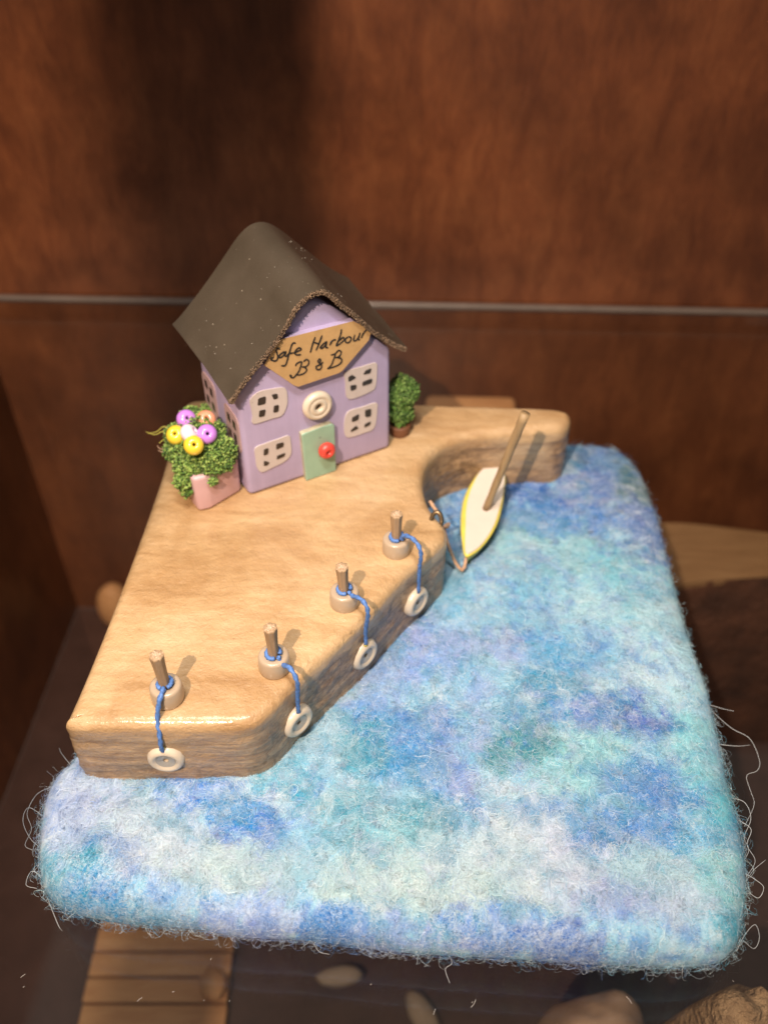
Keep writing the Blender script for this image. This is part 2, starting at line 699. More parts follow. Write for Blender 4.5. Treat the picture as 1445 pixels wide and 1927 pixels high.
def blob(name, loc, rad, mat, label, cat, group=None, rot=0, amp=.18, seed=0, seg=3, blunt=1):
    bm = bmesh.new()
    bmesh.ops.create_icosphere(bm, subdivisions=seg, radius=1)
    nz = Noise(50+seed)
    for v in bm.verts:
        if blunt != 1:
            k_ = 1/max(abs(v.co.x)**3+abs(v.co.y)**3+abs(v.co.z)**3, 1e-6)**(1/3)
            v.co *= k_
        d = nz.f((v.co.x+2)*1.3+seed, (v.co.y+2)*1.3+v.co.z*.9, 3)-.5
        v.co *= 1+amp*2*d
    M = Matrix.Translation(loc) @ Matrix.Rotation(rot, 4, 'Z') @ Matrix.Diagonal((*rad, 1))
    bmesh.ops.transform(bm, matrix=M, verts=bm.verts)
    o = bm_obj(name, bm, mat, loc=(loc[0], loc[1], loc[2]-rad[2]))
    return tag(o, label, cat, group)


def floor_at(px, py, z=None):
    return at(px, py, (ZF if z is None else z))


GP = 'pale pebbles on the cabinet floor'
q = floor_at(640, 1838, -2.2)
blob('pebble', (q[0], q[1], ZF+.10), (.11, .045, .05), M_PALE, 'flat cream pebble on the floor below the middle of the mat front', 'pebble', GP, .1, seed=1)
q = floor_at(795, 1912, -2.25)
blob('pebble', (q[0], q[1], ZF+.06), (.055, .12, .05), M_PALE, 'narrow cream pebble on the floor at the bottom of the photo', 'pebble', GP, .5, seed=2)
q = floor_at(1150, 1885, -.75)
blob('rounded_stone', (q[0], q[1], -1.58), (.19, .14, .74), M_PEBBLE, 'tall rounded peach stone below the glass beside the rough driftwood chunk', 'stone', None, -.1, .12, seed=3, seg=4, blunt=3)
q = floor_at(400, 1856, -2.2)
blob('pebble', (q[0], q[1], ZF+.13), (.06, .075, .04), M_SLAT, 'small pinkish pebble lying on the slatted board', 'pebble', GP, .3, seed=4)
q = floor_at(200, 1130, -2.15)
blob('pebble', (-1.72, 3.92, ZF+.19), (.11, .10, .19), M_SLAT, 'round tan pebble in the back corner behind the wooden quay', 'pebble', GP, .3, .08, seed=5)
q = floor_at(1415, 1915, -.5)
blob('driftwood_chunk', (q[0]+.035, q[1]-.03, -1.36), (.20, .23, .94), M_DRIFT, 'rough orange brown driftwood chunk at the bottom corner below the glass', 'driftwood', None, .4, .30, 6, 5, 3)

# bark-edged stump with tan sawn top, right behind
t = empty('wood_stump', (1.9, 2.9, ZF))
tag(t, 'tan topped wooden block with dark bark front below the glass beside the mat', 'wood block')
zt_ = -.95
poly = [at(1236, 985, zt_), at(1330, 990, zt_), at(1500, 1012, zt_), at(1600, 1030, zt_), at(1600, 1080, zt_), at(1450, 1086, zt_), at(1330, 1094, zt_), at(1225, 1100, zt_), at(1150, 1050, zt_), at(1150, 1000, zt_)]
poly = smooth_closed(np.array(poly)[:, :2], 90)
bm = bmesh.new()
rings = []
for j, z in enumerate(np.linspace(zt_, ZF, 26)):
    r = []
    for i, (x, y) in enumerate(poly):
        cx, cy = poly.mean(0)
        k = 1+(.10*(N1.f(i*.12, j*.35, 3)-.5)+(.015*j*(.5+N2.v(i*.1, 0))*.4 if j else 0))*(1 if j else 0)
        r.append(bm.verts.new((cx+(x-cx)*k, cy+(y-cy)*k, z)))
    rings.append(r)
for a_, b_ in zip(rings, rings[1:]):
    for i in range(90):
        bm.faces.new([a_[i], a_[(i+1) % 90], b_[(i+1) % 90], b_[i]])
bm_obj('bark', bm, M_BARK, t)
bm = bmesh.new()
vt = [bm.verts.new((x, y, zt_+.004)) for x, y in poly]
vb = [bm.verts.new((x, y, zt_-.03)) for x, y in poly]
bm.faces.new(vt)
for i in range(90):
    bm.faces.new([vt[i], vb[i], vb[(i+1) % 90], vt[(i+1) % 90]])
bm_obj('sawn_top', bm, M_TANTOP, t, smooth=False)

# reddish upright block glimpsed between bush and back wall
a = at(884, 736, -.42)
t = bm_obj('upright_block', rounded_box(.46, .20, 1.86, .03, 3, Matrix.Translation((a[0], a[1]-.10, ZF+.93)) @ Rw), M_SLAT, loc=(a[0], a[1]-.1, ZF))
tag(t, 'reddish wooden block standing below the glass just behind the green bush', 'wood block')

# ------------------------------------------------------------------ wool felt mat
ZT, ZW = .20, .43
sil = [(142, 1445), (110, 1479), (87, 1531), (79, 1610), (80, 1650), (95, 1690), (130, 1712), (200, 1728), (294, 1737), (368, 1743), (447, 1757), (579, 1765), (760, 1787),
       (950, 1798), (1092, 1808), (1234, 1814), (1329, 1812), (1370, 1796), (1391, 1755), (1399, 1656), (1386, 1561), (1367, 1490), (1346, 1398), (1327, 1314),
       (1300, 1236), (1279, 1165), (1257, 1077), (1236, 995), (1224, 962), (1208, 918), (1180, 882), (1137, 860), (1085, 856)]
mat_pts = [at(x, y, .10)[:2] for x, y in sil]+[np.array(q) for q in [(.45, 2.66), (0, 2.64), (-.45, 2.63), (-.64, 2.56), (-.70, 2.40), (-.72, 2.0), (-.735, 1.6)]]
NO = 760
matO = smooth_closed(np.array(mat_pts), NO)


def normals2(O):
    T = np.roll(O, -1, 0)-np.roll(O, 1, 0)
    T /= np.linalg.norm(T, axis=1)[:, None]
    area = .5*np.sum(O[:, 0]*np.roll(O[:, 1], -1)-np.roll(O[:, 0], -1)*O[:, 1])
    n = np.stack([T[:, 1], -T[:, 0]], -1)
    return n if area > 0 else -n


def smooth_n(n, k):
    m = n.copy()
    for _ in range(k):
        m = (np.roll(m, 1, 0)+m*2+np.roll(m, -1, 0))/4
    return m/np.linalg.norm(m, axis=1)[:, None]


mn = smooth_n(normals2(matO), 160)
mc = np.array([.05, 1.75])
rings = []          # (xy, z)
RE = .115
for ang in np.linspace(-86, 90, 15):
    a_ = radians(ang)
    inset = RE*(1-cos(a_))
    zz = .10+.10*sin(a_)
    rings.append((matO-mn*inset, np.full(NO, zz)))
base_in = matO-mn*RE
for s in np.linspace(0, 1, 110)[1:]:
    k = 1-s*.999
    rings.append((mc+(base_in-mc)*k, np.full(NO, .20)))
XY = np.concatenate([r[0] for r in rings])
Z = np.concatenate([r[1] for r in rings])
nr = len(rings)
# soft hand-felted unevenness
un = (N1.f(XY[:, 0]*3.1+40, XY[:, 1]*3.1+40, 3)-.5)*.028+(N2.f(XY[:, 0]*16+9, XY[:, 1]*16, 2)-.5)*.009
Z = Z+un*np.clip((Z-.06)/.1, 0, 1)
ii, jj = np.meshgrid(np.arange(NO), np.arange(nr-1), indexing='xy')
i2 = (ii+1) % NO
FQ = np.stack([jj*NO+ii, jj*NO+i2, (jj+1)*NO+i2, (jj+1)*NO+ii], -1).reshape(-1, 4)
# wool colours: laid patches of dyed fleece, listed by where they lie on the mat
W_ = (160, 196, 220)
patches = [  # photo x, y, rx, ry, rotation(deg), colour, strength
    (900, 935, 75, 45, -20, (84, 140, 195), .9), (860, 1010, 40, 90, 0, (120, 170, 200), .8),
    (1130, 880, 80, 40, 15, (40, 112, 165), 1), (1200, 920, 40, 55, 30, (38, 98, 108), 1), (1010, 930, 80, 30, 5, (54, 108, 182), 1),
    (1100, 925, 60, 25, 10, (52, 104, 180), .9), (1110, 975, 130, 30, 14, (68, 124, 192), 1), (1215, 1000, 50, 40, 30, (48, 100, 170), .9),
    (1000, 985, 80, 25, 5, (90, 145, 205), .8), (1060, 1055, 190, 60, 8, (165, 206, 218), 1), (1190, 1080, 60, 60, 20, (125, 185, 205), .8),
    (950, 1120, 110, 60, -10, (140, 190, 212), .9), (1160, 1160, 120, 60, 5, (186, 214, 226), 1), (880, 1130, 50, 80, 0, (150, 192, 218), .8),
    (1020, 1200, 160, 40, 5, (140, 186, 215), .8), (800, 1215, 70, 60, -35, (140, 160, 218), .9), (710, 1290, 60, 50, -40, (150, 172, 222), .8),
    (900, 1225, 120, 18, 10, (165, 172, 222), .8), (1230, 1250, 80, 80, 10, (188, 214, 228), 1), (1060, 1240, 60, 30, 0, (90, 160, 205), .7),
    (830, 1290, 90, 50, 0, (125, 180, 215), .9), (1030, 1320, 95, 62, -10, (45, 140, 180), 1), (960, 1420, 70, 48, -10, (62, 132, 146), .95),
    (1000, 1375, 90, 40, -10, (55, 150, 185), .8), (1175, 1350, 75, 45, 15, (58, 112, 184), 1), (1212, 1345, 34, 26, 0, (46, 92, 176), 1), (1120, 1330, 40, 30, 0, (62, 112, 192), .8),
    (735, 1385, 85, 45, 20, (52, 140, 192), 1), (675, 1400, 45, 40, 0, (60, 148, 172), .9), (820, 1400, 60, 55, 10, (84, 130, 196), .9), (770, 1450, 60, 40, 10, (70, 140, 195), .8), (850, 1480, 45, 70, -10, (128, 146, 208), .85),
    (900, 1370, 22, 80, 8, (160, 175, 222), .8), (1080, 1450, 110, 50, -10, (150, 200, 210), .9), (1130, 1410, 60, 30, 0, (170, 212, 214), .8), (1190, 1470, 80, 50, 15, (74, 126, 192), .85), (1255, 1490, 45, 45, 0, (68, 122, 190), .8),
    (1300, 1410, 40, 70, 10, (160, 208, 216), .8), (1340, 1480, 40, 60, 10, (120, 190, 206), .9), (1350, 1555, 60, 50, 0, (52, 158, 198), 1), (1270, 1570, 70, 40, 0, (95, 165, 208), .8), (1130, 1575, 60, 36, 10, (64, 118, 190), .85), (1215, 1560, 40, 30, 0, (70, 125, 195), .7),
    (1030, 1545, 70, 26, 0, (80, 150, 195), .7), (640, 1520, 60, 32, 0, (64, 150, 172), .75), (560, 1490, 50, 32, 10, (64, 156, 186), .85), (690, 1560, 90, 40, 10, (120, 185, 200), .7), (790, 1540, 50, 28, 10, (60, 140, 162), .8), (660, 1585, 40, 20, 0, (58, 135, 160), .8),
    (980, 1560, 120, 60, 20, (205, 204, 224), .9), (1080, 1640, 200, 50, 8, (206, 204, 224), 1), (900, 1610, 120, 60, 10, (200, 208, 220), .9), (750, 1640, 150, 60, -8, (204, 214, 216), .95), (800, 1690, 150, 40, 0, (206, 214, 216), .9),
    (1200, 1640, 60, 30, 0, (150, 195, 205), .6), (1340, 1640, 50, 40, 0, (150, 206, 212), .8), (1375, 1700, 36, 56, 0, (62, 158, 186), .95), (1290, 1700, 90, 36, 0, (190, 200, 222), .8),
    (960, 1735, 150, 22, 3, (78, 118, 192), .85), (1060, 1752, 60, 18, 3, (56, 100, 176), .9), (880, 1712, 50, 14, 0, (80, 130, 200), .7), (1130, 1700, 50, 30, 0, (110, 130, 195), .6), (700, 1735, 130, 20, 3, (150, 160, 212), .8), (630, 1728, 60, 18, 0, (56, 122, 186), .9),
    (150, 1500, 80, 60, 0, (198, 202, 230), 1), (110, 1570, 40, 50, 0, (190, 195, 228), .9), (250, 1550, 110, 60, 0, (200, 208, 224), .9), (300, 1470, 60, 24, 0, (196, 206, 222), .8),
    (400, 1500, 85, 42, 18, (58, 120, 206), 1), (470, 1555, 75, 34, 18, (54, 112, 200), 1), (430, 1530, 50, 26, 10, (60, 145, 195), .8), (350, 1470, 50, 18, 0, (70, 130, 208), .9), (530, 1470, 50, 22, -20, (110, 180, 205), .8),
    (300, 1620, 150, 50, 6, (204, 206, 224), 1), (470, 1640, 120, 50, 5, (200, 210, 216), .9), (560, 1620, 40, 50, 10, (150, 190, 215), .6),
    (128, 1630, 66, 52, 20, (52, 146, 178), 1), (175, 1690, 66, 34, 20, (48, 138, 192), .95), (330, 1690, 90, 26, 5, (130, 175, 218), .8), (450, 1700, 130, 26, 5, (172, 180, 220), .9), (430, 1735, 120, 18, 5, (140, 150, 208), .7),
]
patches.sort(key=lambda p: -p[2]*p[3]*(1.6 if min(p[5]) > 150 else 1))
pa = np.array([[*p[:5], *lin(*p[5]), p[6]] for p in patches])


def felt_color(xyz, warp=1.0, seed=0):
    x, y = xyz[:, 0], xyz[:, 1]
    p = proj(np.column_stack([x, y, np.full(len(x), .19)]))
    x, y = x+(xyz[:, 2]-.2)*.7, y+(xyz[:, 2]-.2)*1.1     # let the dye run on round the rim
    # patch map is anchored in the mat plane: photo position of the same mat point
    wx = (N3.f(x*7+3, y*7+1, 4)-.5)*46*warp+(N1.f(x*30, y*30, 3)-.5)*34*warp
    wy = (N4.f(x*7+8, y*7+5, 4)-.5)*38*warp+(N2.f(x*30+4, y*30, 3)-.5)*28*warp
    X, Y = p[:, 0]+wx, p[:, 1]+wy
    c_ = np.tile(lin(*W_), (len(x), 1))
    rag = (N3.f(x*18+1, y*18, 4)-.5)*.7+(N1.f(x*46, y*46+5, 4)-.5)*1.25
    for px, py, rx, ry, rot, r, g, b, s in pa:
        a_ = radians(rot)
        dx, dy = X-px, Y-py
        u = (dx*cos(a_)+dy*sin(a_))/rx
        v = (-dx*sin(a_)+dy*cos(a_))/ry
        gq = np.exp(-.62*(u*u+v*v))
        al = np.clip((gq+rag*np.clip(gq*3, 0, 1)-.27)/.26, 0, 1)*s*.96
        c_ = c_+(np.array([r, g, b])-c_)*al[:, None]
    # richer dye under the veil, then strands of white fleece felted over it
    lum = c_.mean(1, keepdims=True)
    lav = np.clip((c_[:, :1]-c_[:, 1:2]*.93)/.06, 0, 1)
    c_ = np.clip(lum+(c_-lum)*(1.24-.22*lav), .01, 1)
    c_ = c_*np.array([.86, 1.02, 1.0])
    r1 = np.abs(N1.f(x*23+N2.v(x*9, y*9)*3, y*23, 4)-.5)*2
    r2 = np.abs(N3.f(x*44+N4.v(x*12, y*12)*3, y*44+7, 3)-.5)*2
    veil = np.clip(1-r1*5.0, 0, 1)*.48+np.clip(1-r2*5.0, 0, 1)*.40
    veil = veil*np.clip(N2.f(x*6, y*6+3, 3)*2.2-.45, .1, 1.3)
    wh = lin(214, 226, 232)
    c_ = c_+(wh-c_)*np.clip(veil, 0, .85)[:, None]
    dk = np.clip(N4.f(x*26+2, y*26+11, 4)-.56, 0, 1)*4+np.clip(N2.f(x*52+2, y*52+11, 3)-.58, 0, 1)*4
    tone = np.where(N3.v(x*5, y*5+9)[:, None] > .5, lin(40, 140, 180), lin(60, 120, 200))
    c_ = c_+(tone-c_)*np.clip(dk, 0, .62)[:, None]
    return np.clip(c_, .01, .92)


V3 = np.column_stack([XY, Z])
cols = felt_color(V3)
# thicker edges carry more dye than veil
bmat = empty('felt_mat', (0, 1.75, 0))
tag(bmat, 'blue, teal and white felted wool mat shaped like sea under the wooden quay', 'felt mat')
body = mesh('wool_body', V3, FQ, M_FELT, bmat, True, colors=cols)

# quay outline, needed to keep fibres out of the wood
quay_px = [(120, 1358), (160, 1364), (300, 1364), (400, 1364), (450, 1362), (484, 1352), (515, 1328), (573, 1268), (679, 1172), (757, 1088), (822, 1030), (839, 1008), (836, 985), (822, 968),
           (806, 945), (797, 915), (797, 888), (804, 866), (820, 846), (845, 830), (880, 819), (929, 813), (982, 809), (1035, 806), (1060, 802), (1074, 790), (1072, 775), (1050, 767), (1010, 763),
           (900, 760), (780, 757), (600, 754), (420, 750), (365, 750), (343, 762), (333, 790), (300, 900), (250, 1040), (200, 1170), (155, 1280), (126, 1345)]
quay_pts = np.array([at(x, y, ZW)[:2] for x, y in quay_px])
NQ = 560
qO = smooth_closed(quay_pts, NQ)


def inside(P, O):
    x, y = P[:, 0], P[:, 1]
    r = np.zeros(len(x), bool)
    x0, y0 = O[:, 0], O[:, 1]
    x1, y1 = np.roll(x0, -1), np.roll(y0, -1)
    for a0, b0, a1, b1 in zip(x0, y0, x1, y1):
        c_ = (b0 > y) != (b1 > y)
        if not c_.any():
            continue
        r ^= c_ & (x < (a1-a0)*(y-b0)/(b1-b0+1e-12)+a0)
    return r


def sample_surface(V, F, n, cond=None):
    A = V[F[:, 0]]
    B = V[F[:, 1]]
    C_ = V[F[:, 2]]
    D = V[F[:, 3]]
    nn = np.cross(C_-A, D-B)
    ar = np.linalg.norm(nn, axis=1)
    if cond is not None:
        ar = ar*cond((A+C_)/2, nn/(ar[:, None]+1e-12))
    cdf = np.cumsum(ar)
    f = np.searchsorted(cdf, rng.random(n)*cdf[-1])
    u, v = rng.random((n, 1)), rng.random((n, 1))
    P = (A[f]*(1-u)+B[f]*u)*(1-v)+(D[f]*(1-u)+C_[f]*u)*v
    return P, nn[f]/(np.linalg.norm(nn[f], axis=1)[:, None]+1e-12)


def fibres(name, P, Nn, length, width, lift, segs, curl, coherent, cols, parent, tubes=False, lock=None):
    n = len(P)
    L = length*(.5+rng.random(n))*np.where(np.abs(Nn[:, 2]) < .92, .34, 1.) if not tubes else length*(.4+rng.random(n))
    # tangent direction, partly combed by a slow swirl field
    ang = N2.f(P[:, 0]*5+3, P[:, 1]*5, 3)*14*coherent+rng.normal(0, 1.1, n)+(rng.random(n) < .35)*rng.random(n)*6.3
    t1 = np.cross(Nn, np.array([0, 0, 1.])+1e-3)
    bad = np.linalg.norm(t1, axis=1) < .2
    t1[bad] = np.cross(Nn[bad], np.array([1., 0, 0]))
    t1 /= np.linalg.norm(t1, axis=1)[:, None]
    t2 = np.cross(Nn, t1)
    kap = rng.normal(0, curl, n)
    kap2 = rng.normal(0, curl*.8, n)
    if lock is not None:                    # fibres of one lock run side by side
        m_ = lock.max()+1
        base_a = N2.f(P[:, 0]*4+3, P[:, 1]*4, 3)*9+rng.normal(0, 1.0, m_)[lock]
        ang = base_a+rng.normal(0, .16, n)
        kap = rng.normal(0, curl, m_)[lock]+rng.normal(0, .15, n)
        kap2 = rng.normal(0, curl*.8, m_)[lock]+rng.normal(0, .15, n)
    pos = P+Nn*(.001+rng.random((n, 1))*.004)
    pts = [pos]
    dirs = []
    el = lift*rng.random(n)
    elk = rng.normal(0, .5, n)
    for s in range(segs):
        h = s/segs
        a_ = ang+kap*h*3+kap2*np.sin(h*6.3)
        e_ = el*(1-h*1.6)+elk*np.sin(h*5)*lift*.8
        d = t1*np.cos(a_)[:, None]+t2*np.sin(a_)[:, None]
        d = d*np.cos(e_)[:, None]+Nn*np.sin(e_)[:, None]
        dirs.append(d)
        pos = pos+d*(L/segs)[:, None]
        pts.append(pos)
    dirs.append(dirs[-1])
    pts = np.stack(pts, 1)
    dirs = np.stack(dirs, 1)
    K = segs+1
    wv = np.cross(dirs, Nn[:, None, :]+rng.normal(0, .35, (n, 1, 3)))
    wv /= np.linalg.norm(wv, axis=2)[:, :, None]+1e-9
    tap = np.linspace(1, .45, K)[None, :, None]*width*(.6+.8*rng.random((n, 1, 1)))
    if not tubes:
        VV = np.stack([pts-wv*tap/2, pts+wv*tap/2], 2).reshape(-1, 3)
        st = 2
        idx = (np.arange(n)[:, None]*K+np.arange(segs)[None])*2
        FF = np.stack([idx, idx+1, idx+3, idx+2], -1).reshape(-1, 4)
    else:
        bv = np.cross(dirs, wv)
        st = 3
        VV = np.stack([pts+(wv*cos(q_)+bv*sin(q_))*tap/2 for q_ in (0, 2.094, 4.189)], 2).reshape(-1, 3)
        idx = (np.arange(n)[:, None]*K+np.arange(segs)[None])*3
        FF = np.concatenate([np.stack([idx+k, idx+(k+1) % 3, idx+3+(k+1) % 3, idx+3+k], -1).reshape(-1, 4) for k in range(3)])
    cc = np.repeat(cols, K*st, 0)
    o = mesh(name, VV, FF, M_FIBRE, parent, True, colors=cc)
    o['kind'] = 'stuff'
    return o


def fcol(P, wtowhite, seed):
    c_ = felt_color(P+rng.normal(0, .005, P.shape))
    n = len(P)
    w = np.where(rng.random(n) < wtowhite, rng.uniform(.35, .8, n), 0)[:, None]
    c_ = c_*(1-w)+lin(228, 236, 240)*w
    return np.clip(c_*(.85+.4*rng.random((n, 1))), 0, .92)


def cond_top(Cn, Nn):
    ok = ~inside(Cn[:, :2], qO-.004*normals2(qO))
    return ok*(Nn[:, 2] > -.75)


FQn = FQ
P, Nn = sample_surface(V3, FQ, 60000, cond_top)
flip = Nn[np.argmax(P[:, 2])][2]
fibres('wool_fibres', P, Nn, .052, .0007, .05, 6, 2.0, 1.0, fcol(P, .17, 1), bmat)
P, Nn = sample_surface(V3, FQ, 26000, cond_top)
fibres('wool_nap', P, Nn, .018, .0007, .16, 4, 1.5, .6, fcol(P, .17, 2), bmat)


# white and pale locks felted over the dye
def cond_lock(Cn, Nn):
    ok = cond_top(Cn, Nn)*(Nn[:, 2] > .9)
    c_ = felt_color(Cn)
    return ok*(.16+1.6*np.clip(c_[:, 0]*2.0-.22, 0, 1))


LK, PER = 3300, 18
Pc, Nc = sample_surface(V3, FQ, LK, cond_lock)
lk = np.repeat(np.arange(LK), PER)
tt = rng.normal(0, 1, (LK*PER, 3))*np.array([.0055, .0055, 0])
Pl, Nl = Pc[lk]+tt, Nc[lk]
Pl[:, 2] += .001
okl = ~inside(Pl[:, :2], qO+.004*normals2(qO))
Pl, Nl, lkk = Pl[okl], Nl[okl], lk[okl]
wl_ = rng.uniform(.05, .52, LK)[lkk][:, None]
cl = felt_color(Pl)
tint = np.where((rng.random(LK) < .3)[lkk][:, None], lin(190, 194, 222), np.where((rng.random(LK) < .4)[lkk][:, None], lin(184, 212, 224), lin(208, 217, 228)))
cl = np.clip((cl*(1-wl_)+tint*wl_)*(.9+.25*rng.random((len(Pl), 1))), 0, .92)
fibres('wool_locks', Pl, Nl, .052, .0008, .03, 6, 1.9, 1, cl, bmat, False, lkk)


# single wiry hairs lying loose on top, most of them white
P, Nn = sample_surface(V3, FQ, 5200, cond_top)
ch = fcol(P, .75, 5)
dkh = rng.random(len(P)) < .22
ch[dkh] = np.clip(felt_color(P[dkh])*.45, 0, .5)
fibres('loose_wisps', P, Nn, .060, .0007, .16, 9, 2.4, .6, ch, bmat)


def cond_edge(Cn, Nn):
    ok = ~inside(Cn[:, :2], qO)
    return ok*(np.abs(Nn[:, 2]) < .75)*(.15+1.2*N3.f(Cn[:, 0]*6, Cn[:, 1]*6, 2)**3*4)


P, Nn = sample_surface(V3, FQ, 2600, cond_edge)
fibres('stray_wool', P, Nn, .042, .0008, .8, 7, 2.8, .3, fcol(P, .40, 3)*.8, bmat, True)
def cond_low(Cn, Nn):
    ok = ~inside(Cn[:, :2], qO)
    return ok*(Nn[:, 2] < .45)*(Cn[:, 2] > .02)*(Cn[:, 1] < 1.5)


P, Nn = sample_surface(V3, FQ, 2000, cond_low)
fibres('edge_fuzz', P, Nn, .042, .0006, 1.1, 6, 1.6, .2, np.clip(fcol(P, .6, 3), 0, .9), bmat, True)
# the few long loose hairs along the right-hand and left-hand edges
ho = []
for pts_, z0 in [([(1335, 1335), (1375, 1370), (1410, 1390), (1428, 1430), (1424, 1450), (1404, 1460), (1412, 1490), (1418, 1515), (1400, 1555)], .08),
                 ([(1396, 1640), (1420, 1655), (1436, 1670), (1425, 1690), (1402, 1668), (1415, 1640), (1440, 1618)], .1),
                 ([(1385, 1790), (1400, 1760), (1420, 1740), (1428, 1765), (1418, 1785), (1398, 1770)], .08),
                 ([(1383, 1540), (1412, 1560), (1405, 1590), (1420, 1620), (1404, 1650)], .1),
                 ([(1370, 1500), (1400, 1510), (1412, 1540), (1400, 1575), (1408, 1600), (1396, 1625)], .09),
                 ([(1345, 1400), (1385, 1404), (1410, 1402)], .1), ([(1330, 1325), (1360, 1334), (1380, 1338)], .1),
                 ([(100, 1480), (70, 1495), (52, 1530), (60, 1560), (48, 1590), (62, 1600)], .1),
                 ([(88, 1540), (55, 1520), (44, 1545), (58, 1578), (82, 1600)], .1),
                 ([(82, 1650), (60, 1640), (50, 1665), (70, 1672)], .09), ([(142, 1450), (118, 1420), (112, 1408)], .1),
                 ([(90, 1690), (110, 1740), (118, 1752)], .05), ([(840, 1790), (850, 1812), (838, 1824), (846, 1850)], .05), ([(585, 1765), (600, 1790), (620, 1796)], .05)]:
    wob = [at(x, y, z0+rng.normal(0, .006)) for x, y in pts_]
    ho.append(tube(smooth_path(wob, 40), np.linspace(.0008, .0005, 40), 4))
V_, F_ = join(ho)
o = mesh('loose_hair', V_, F_, M_FIBRE, bmat, colors=np.tile(lin(190, 196, 200), (len(V_), 1)))
o['kind'] = 'stuff'

# ------------------------------------------------------------------ wooden quay
qn = smooth_n(normals2(qO), 6)
RB = .030
ringsV = []
sideA = []
paleA = []
s_arc = np.linspace(0, 1, NQ, endpoint=False)*NQ*.01
# parts of the rim coloured paler (the arm face beside the cove)
qp = proj(np.column_stack([qO, np.full(NQ, ZW)]))
pale = np.clip((qp[:, 0]-905)/60, 0, 1)*np.clip((1052-qp[:, 0])/22, 0, 1)*(qp[:, 1] > 795)
pale = np.maximum(pale, .75*np.clip((500-qp[:, 0])/40, 0, 1)*(qp[:, 1] > 1330))
zs = list(np.linspace(.188, ZW-RB, 22))
for k, z in enumerate(zs):
    rough = (N1.f(s_arc*9, z*40, 4)-.5)*.009+(N2.f(s_arc*40, z*120+3, 3)-.5)*.005
    edge = min(1, (ZW-RB-z)/.03+.25)
    ringsV.append(np.column_stack([qO+qn*(rough*edge)[:, None], np.full(NQ, z)]))
    fade = (ZW-z)+(N3.f(s_arc*6, z*5, 3)-.5)*.05
    sideA.append(np.clip((fade-.030)/.030, 0, 1))
    paleA.append(pale*np.clip((z-.2)/.12, .35, 1))
for a_ in np.linspace(0, pi/2, 8)[1:]:
    z = ZW-RB+RB*sin(a_)
    ringsV.append(np.column_stack([qO-qn*(RB*(1-cos(a_))), np.full(NQ, z)+(N2.f(s_arc*5, 3.1, 2)-.5)*.008*sin(a_)]))
    fade = (ZW-z)+(N3.f(s_arc*6, z*5, 3)-.5)*.05
    sideA.append(np.clip((fade-.030)/.030, 0, 1)*.7)
    paleA.append(pale)
bm = bmesh.new()
lay_s = bm.verts.layers.float.new('side')
lay_p = bm.verts.layers.float.new('pale')
R_ = []
for rv, sa, pl_ in zip(ringsV, sideA, paleA):
    row = []
    for v, s_, p_ in zip(rv, sa, pl_):
        b = bm.verts.new(v)
        b[lay_s] = float(s_)
        b[lay_p] = float(p_)
        row.append(b)
    R_.append(row)
for a_, b_ in zip(R_, R_[1:]):
    for i in range(NQ):
        bm.faces.new([a_[i], a_[(i+1) % NQ], b_[(i+1) % NQ], b_[i]])
capf = bm.faces.new(R_[-1])
bmesh.ops.triangulate(bm, faces=[capf])
bmesh.ops.recalc_face_normals(bm, faces=bm.faces)
me = bpy.data.meshes.new('driftwood_quay')
q0 = np.array([-.2, 1.9, .2])
bmesh.ops.translate(bm, vec=-Vector(q0), verts=bm.verts)
bm.to_mesh(me)
bm.free()
me.polygons.foreach_set('use_smooth', np.ones(len(me.polygons), bool))
me.materials.append(M_QUAY)
quay = bpy.data.objects.new('driftwood_quay', me)
quay.location = q0
COL.objects.link(quay)
ORIG[quay.name] = q0
tag(quay, 'varnished honey coloured driftwood block cut as a harbour quay with a cove', 'quay')
# knot on the arm face
k0 = at(985, 845, .33)
V_, F_ = lathe([(0, .006), (.010, .007), (.014, .003), (.019, .006), (.024, .002), (.030, .003), (.036, -.004)], 24, Matrix.Translation(k0+np.array([0, .012, 0])) @ Matrix.Rotation(-.08, 4, 'Z') @ Matrix.Rotation(pi/2, 4, 'X') @ Matrix.Diagonal((1.2, .8, 1, 1)))
mesh('knot', V_, F_, simple('knot_wood', (.20, .105, .04), .4, c2=(.50, .30, .12), scale=30, bmp=.2, coat=.3), quay)

# ------------------------------------------------------------------ the house
HA = at(470, 935, ZW)
HB = at(735, 843, ZW)
HW = np.linalg.norm(HB-HA)
HD = (HB-HA)/HW                       # along the front
HM = np.array([-HD[1], HD[0], 0])     # into the house
HZ = np.array([0, 0, 1.])
HN = -HM
EAVE, APEX, DEPTH = .362, .590, .300


def hp(u, v, w=0.):
    return HA+HD*u+HZ*v+HM*w


def fpix(px, py, off=0.):
    """photo pixel -> (u, v) on the plane 'off' in front of the house front"""
    q = on_plane(px, py, HA-HM*off, HN)-HA
    return q@HD, q[2]


house = empty('toy_house', hp(HW/2, 0, DEPTH/2))
tag(house, 'lilac painted wooden toy house with brown leather roof and hand lettered sign', 'toy house')


def prism(profile, w0, w1, bev=0, segs=3, edges=None):
    bm = bmesh.new()
    A = [bm.verts.new(hp(u, v, w0)) for u, v in profile]
    B = [bm.verts.new(hp(u, v, w1)) for u, v in profile]
    bm.faces.new(A)
    bm.faces.new(B[::-1])
    n = len(profile)
    for i in range(n):
        bm.faces.new([A[i], B[i], B[(i+1) % n], A[(i+1) % n]])
    bmesh.ops.recalc_face_normals(bm, faces=bm.faces)
    if bev:
        bmesh.ops.bevel(bm, geom=bm.edges[:], offset=bev, segments=segs, profile=.5, affect='EDGES')
    return bm


